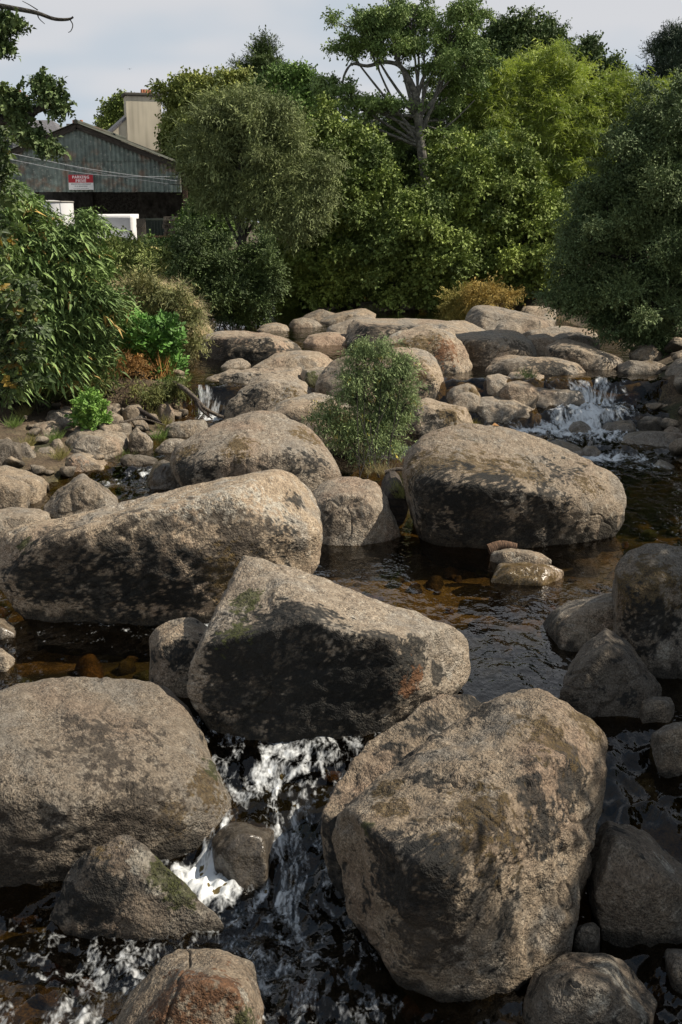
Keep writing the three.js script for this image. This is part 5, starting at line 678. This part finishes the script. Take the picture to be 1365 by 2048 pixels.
{ // things standing in the shed
  const stand = (px, d, name, label, cat) => { const g = new THREE.Group(), p = atZ(px, 500, d); p.y = ground(p.x, p.z); g.position.copy(p); top(g, name, label, cat); return g; };
  const h = (py, d, g) => atZ(0, py, d).y - g.position.y;
  const t = stand(108, 42.2, 'storage_tank', 'white round storage tank at the mouth of the shed', 'tank'), th = h(404, 42.2, t); part(t, 'barrel', new THREE.CylinderGeometry(.82, .82, th, 40).translate(0, th / 2, 0), std([.72, .73, .74], .45)); part(t, 'rim_band', new THREE.TorusGeometry(.82, .03, 8, 40).rotateX(Math.PI / 2).translate(0, th, 0), std([.25, .24, .22], .6)); part(t, 'lid', new THREE.SphereGeometry(.82, 30, 8, 0, 6.3, 0, .5).scale(1, .35, 1).translate(0, th - .22, 0), std([.6, .6, .6], .5));
  const dr = stand(285, 43.6, 'plank_door', 'pale brown plank door leaf standing in the shed', 'door'), dh = h(437, 43.6, dr); for (let i = 0; i < 3; i++) part(dr, 'plank', box(.115, dh - .02 * (i % 2), .035, -.12 + i * .12, dh / 2, i % 2 * .004), PALEWOOD); part(dr, 'ledge', box(.36, .1, .03, 0, dh * .9, .04), PALEWOOD);
  const pw = stand(318, 44.6, 'partition', 'low dark green corrugated partition beside the plank door', 'partition'), ph = h(440, 44.6, pw); part(pw, 'panel', box(1.1, ph, .05, 0, ph / 2, 0), std([.04, .055, .045], .8)); for (let i = 0; i < 9; i++) part(pw, 'rib', box(.03, ph - .1, .03, -.5 + i * .125, ph / 2, .035), std([.045, .06, .05], .8)); part(pw, 'top_rail', box(1.25, .08, .1, 0, ph + .03, 0), std([.12, .14, .11], .8));
  const pallet = () => { const g = new THREE.Group(); for (const y of [.012, .132]) for (let i = 0; i < 5; i++) part(g, 'board', box(.8, .022, .13, 0, y, -.5 + i * .25), PALEWOOD); for (const x of [-.34, 0, .34]) for (const z of [-.5, 0, .5]) part(g, 'block', box(.1, .09, .13, x, .072, z), PALEWOOD); return g; };
  const base = stand(353, 43.5, 'timber_pile', 'pile of squared timbers under the stacked pallets', 'timber'); const bh = Math.max(.3, h(480, 43.5, base)); for (let i = 0; i < 8; i++) for (let j = 0; j < 3; j++) part(base, 'timber', box(.3, bh / 8 - .01, 1.3, -.32 + j * .32, (i + .5) * bh / 8, 0), TIMBER);
  const p0 = pallet(); let y = base.position.y + bh; for (let i = 0; i < 6; i++) { const p = i ? p0.clone() : p0; p.position.set(base.position.x + (i < 1 ? -.2 : .02 * (i % 3)), y, base.position.z + .02 * i); p.rotation.y = (i % 3 - 1) * .04; y += .146; top(p, 'pallet', 'weathered wooden pallet in the stack inside the shed', 'pallet', 'pallets stacked inside the shed'); }
  const pl = stand(322, 42.9, 'plank_trestle', 'orange brown plank laid across trestle legs in front of the pallets', 'trestle'), plh = h(473, 42.9, pl); part(pl, 'plank', box(1.05, .06, .3, 0, plh, 0), bark([.42, .25, .1])); for (const s of [-.4, .4]) part(pl, 'leg', box(.08, plh - .03, .25, s, plh / 2 - .015, 0), PALEWOOD);
}
{ // house with the big chimney
  const d = 62, o = atZ(290, 430, d); o.y = ground(o.x, o.z); const g = new THREE.Group(); g.position.copy(o); g.rotation.y = .3; top(g, 'rendered_house', 'cream rendered house gable with a massive chimney', 'house');
  const q = (px, py) => { const p = atZ(px, py, d); return [p.x - o.x, p.y - o.y]; }, [x0, y0] = q(196, 292), [x1] = q(382, 292), [rx, ry] = q(289, 207);
  part(g, 'gable_wall', prism([[x0, 0], [x1, 0], [x1, y0], [rx, ry], [x0, y0]], 0, -9), RENDER);
  for (const [ex, s] of [[x0, -1], [x1, 1]]) { const a = [rx, ry], b = [ex + s * .3, y0 - .27]; part(g, 'roof_slope', prism([[a[0], a[1] + .02], [a[0], a[1] + .16], [b[0], b[1] + .14], [b[0], b[1]]], .06, -9.2), SLATE); }
  const [cx0, cyb] = q(256.5, 300), [cx1, cyt] = q(321.5, 193), ch = part(g, 'chimney', box(cx1 - cx0, cyt - cyb, 1, (cx0 + cx1) / 2, (cyt + cyb) / 2, -.35), RENDER);
  const [, capT] = q(0, 186); part(ch, 'cap', new RoundedBoxGeometry(cx1 - cx0 + .22, capT - cyt, 1.2, 2, .06).translate((cx0 + cx1) / 2, (capT + cyt) / 2, -.35), std([.11, .105, .09], .95, { map: grain }));
  for (let i = 0; i < 4; i++) { const [px, py] = q(286 + i * 5, 178); part(ch, 'chimney_pot', new THREE.CylinderGeometry(.07, .085, py - capT + .05, 10).translate(px, (py + capT) / 2, -.35), POT); }
  for (const [wx, wy] of [[220, 330], [350, 330]]) { const [a, b] = q(wx, wy), w = part(g, 'window', box(.9, 1.3, .06, a, b, .01), std([.02, .025, .03], .1)); part(w, 'frame', box(.06, 1.3, .03, a, b, .05), WHITEWASH); part(w, 'sill', box(1.1, .08, .2, a, b - .7, .08), WHITEWASH); }
}
{ // white house with the slate hip roof
  const d = 76, o = atZ(40, 430, d); o.y = ground(o.x, o.z); const g = new THREE.Group(); g.position.copy(o); top(g, 'white_house', 'white house with a slate hip roof and twin orange chimney pots', 'house');
  const q = (px, py) => { const p = atZ(px, py, d); return [p.x - o.x, p.y - o.y]; }, [x0, y0] = q(-90, 266), [x1] = q(116, 266), [rx, ry] = q(76, 231), [lx] = q(-50, 231);
  part(g, 'wall', box(x1 - x0 - .4, y0, 7, (x0 + x1) / 2, y0 / 2, -3.6), WHITEWASH);
  const P = [[x0 - .2, y0, 0], [x1 + .2, y0, 0], [x1 + .2, y0, -7.2], [x0 - .2, y0, -7.2], [lx, ry, -3.6], [rx, ry, -3.6]], T = [[0, 1, 5], [0, 5, 4], [1, 2, 5], [2, 3, 4], [2, 4, 5], [3, 0, 4], [0, 2, 1], [0, 3, 2]], a = []; for (const t of T) for (const i of t) a.push(...P[i]);
  const rg = toGeo(a); rg.setAttribute('uv', new THREE.Float32BufferAttribute(new Float32Array(a.length / 3 * 2).map((_, i) => a[Math.floor(i / 2) * 3 + (i % 2)]), 2)); part(g, 'hip_roof', rg, SLATE); part(g, 'gutter', box(x1 - x0 + .4, .12, .12, (x0 + x1) / 2, y0 - .05, .05), std([.2, .2, .21], .6));
  for (const [a0, a1, t, b] of [[97, 131, 240, 290], [-14, 20, 184, 250]]) { const [c0, cb] = q(a0, b), [c1, ct] = q(a1, t), ch = part(g, 'chimney', box(c1 - c0, ct - cb, .9, (c0 + c1) / 2, (ct + cb) / 2, a0 > 50 ? -6.2 : -3.6), WHITEWASH), z = a0 > 50 ? -6.2 : -3.6; part(ch, 'cap', box(c1 - c0 + .15, .2, 1.05, (c0 + c1) / 2, ct + .1, z), std([.14, .12, .1], .95)); for (const f of [.3, .72]) part(ch, 'chimney_pot', new THREE.CylinderGeometry(.11, .13, .3, 10).translate(lerp(c0, c1, f), ct + .34, z), POT); }
  for (const px of [10, 60]) { const [a1, b1] = q(px, 300), w = part(g, 'window', box(1, 1.4, .06, a1, b1, -.08), std([.02, .025, .03], .1)); part(w, 'frame', box(.06, 1.4, .03, a1, b1, -.04), WHITEWASH); part(w, 'sill', box(1.2, .08, .2, a1, b1 - .76, -.02), WHITEWASH); }
}
for (const [px, py, w, d, label] of [[720, 238, 90, 74, 'slate roofed house half hidden behind the tall oak'], [1290, 175, 90, 80, 'pale house roof showing between the bamboo and the cypress']]) {
  const o = atZ(px, 430, d); o.y = ground(o.x, o.z); const g = new THREE.Group(); g.position.copy(o); top(g, 'distant_house', label, 'house'); const k = mPerPx(d), ht = atZ(px, py, d).y - o.y, hw = w * k / 2;
  part(g, 'wall', box(hw * 2, ht - 2, 5, 0, (ht - 2) / 2, -2.5), RENDER); for (const s of [-1, 1]) part(g, 'roof_slope', prism([[-hw - .2, ht - 2.1], [hw + .2, ht - 2.1], [hw - .4, ht], [-hw + .4, ht]], -2.5, s > 0 ? -2.3 : -2.7).translate(0, 0, 0), SLATE); part(g, 'roof_body', prism([[-hw, ht - 2], [hw, ht - 2], [hw - .5, ht - .05], [-hw + .5, ht - .05]], -4.6, -.4), SLATE); part(g, 'chimney', box(.6, 1.4, .6, hw * .6, ht + .2, -2.6), RENDER); const wd = part(g, 'window', box(.8, 1.1, .06, 0, ht - 3, .01), std([.02, .025, .03], .1)); part(wd, 'sill', box(1, .07, .15, 0, ht - 3.6, .06), WHITEWASH);
}
// ------------------------------------------------------------------ wood in the water, litter, bird
const DRIFT = bark([.26, .21, .16]), DRIFT_DARK = bark([.10, .075, .06]);
{
  const L = (list, d0) => list.map(([px, py, y]) => atY(px, py, y)), o = atY(410, 815, .5), g = new THREE.Group(); g.position.copy(o); top(g, 'driftwood_branch', 'crooked grey driftwood branch lodged at the little waterfall', 'driftwood');
  part(g, 'stem', taperTube(L([[348, 766, .95], [372, 780, .9], [394, 800, .75], [408, 815, .62], [430, 828, .5], [452, 836, .42], [468, 838, .38]]).map(p => p.sub(o)), .05, .028, 8, 30), DRIFT);
  part(g, 'side_branch', taperTube(L([[394, 800, .75], [405, 822, .62], [425, 838, .45]]).map(p => p.sub(o)), .03, .012, 6, 10), DRIFT_DARK);
  const stick = (label, pts, r, m) => { const p = L(pts), c = p[0].clone(), q = shade(new THREE.Mesh(taperTube(p.map(v => v.sub(c)), r, r * .6, 8, 12), m)); q.position.copy(c); top(q, 'driftwood_stick', label, 'driftwood'); };
  stick('short purple brown stump of wood below the waterfall', [[470, 848, .35], [467, 832, .45], [463, 818, .58]], .075, DRIFT_DARK); stick('dark stick lying in the shore rubble', [[275, 818, .6], [300, 832, .5], [322, 846, .42]], .05, DRIFT_DARK); stick('thin grey stick across the shore stones', [[240, 845, .5], [285, 838, .52], [330, 850, .42]], .02, DRIFT); stick('bleached stick beneath the midstream willow bush', [[770, 945, .5], [800, 938, .55], [825, 944, .5]], .035, DRIFT);
}
{ // old log jammed between the boulders
  const a = atY(792, 1052, .05), g = new THREE.Group(); g.position.copy(a); top(g, 'old_log', 'weathered end of an old log jammed between two boulders', 'log');
  const pts = [], r = rng(4); for (let i = 0; i < 14; i++) { const t = i / 14 * 6.283; pts.push(new THREE.Vector2(Math.cos(t) * .14 * (1 + (r() - .5) * .15), Math.sin(t) * .24 * (1 + (r() - .5) * .12))); }
  part(g, 'trunk', new THREE.ExtrudeGeometry(new THREE.Shape(pts), { depth: 1.1, bevelEnabled: true, bevelSize: .015, bevelThickness: .015, bevelSegments: 2 }).translate(0, .22, -1.15), bark([.13, .10, .075])); for (let i = 0; i < 4; i++) part(g, 'split_ridge', box(.22, .012, .03, .01 * (i % 2), .06 + i * .1, .005), DRIFT_DARK);
}
{ const p = atY(1006, 1100, .07), m = shade(new THREE.Mesh(taperTube([V(-.17, .0, 0), V(-.02, .05, -.02), V(.17, .03, .01)], .075, .055, 9, 8), bark([.34, .20, .12]))); m.position.copy(p); top(m, 'wood_chunk', 'chunk of reddish rotten wood resting on the pool slab', 'wood'); }
{ const leafThing = (px, py, y, c, label, s) => { const a = []; addLeaf(a, V(-.06 * s, 0, 0), V(1, .25, .2).normalize(), V(0, 1, .3).normalize(), .13 * s, .09 * s, .5, .35, .1); const m = shade(new THREE.Mesh(toGeo(a), std(c, .8, { side: THREE.DoubleSide }))); m.position.copy(atY(px, py, y)); top(m, 'dead_leaf', label, 'leaf'); };
  leafThing(990, 853, 1.26, [.55, .3, .12], 'curled orange dead leaf on top of the domed mossy boulder', .9); leafThing(978, 1597, .41, [.4, .14, .05], 'small red brown dead leaf on the angular boulder', .45); leafThing(195, 1148, .48, [.6, .28, .06], 'tiny orange leaf stuck to the long whaleback boulder', .6); }
{ const g = new THREE.Group(); g.position.copy(atZ(260, 138, 70)); top(g, 'bird', 'small dark bird gliding above the chimney', 'bird'); const b = new THREE.SphereGeometry(.03, 10, 8).scale(1.9, .8, .8); const BD = std([.06, .06, .065], .8); part(g, 'body', b, BD); for (const s of [-1, 1]) { const a = []; addLeaf(a, V(0, .01, s * .02), V(.1, .25, s).normalize(), V(0, 1, 0), .16, .06, .4, .1, .3); part(g, 'wing', toGeo(a), std([.06, .06, .065], .8, { side: THREE.DoubleSide })); } g.rotation.y = 1.3; }
renderer.render(scene, camera);
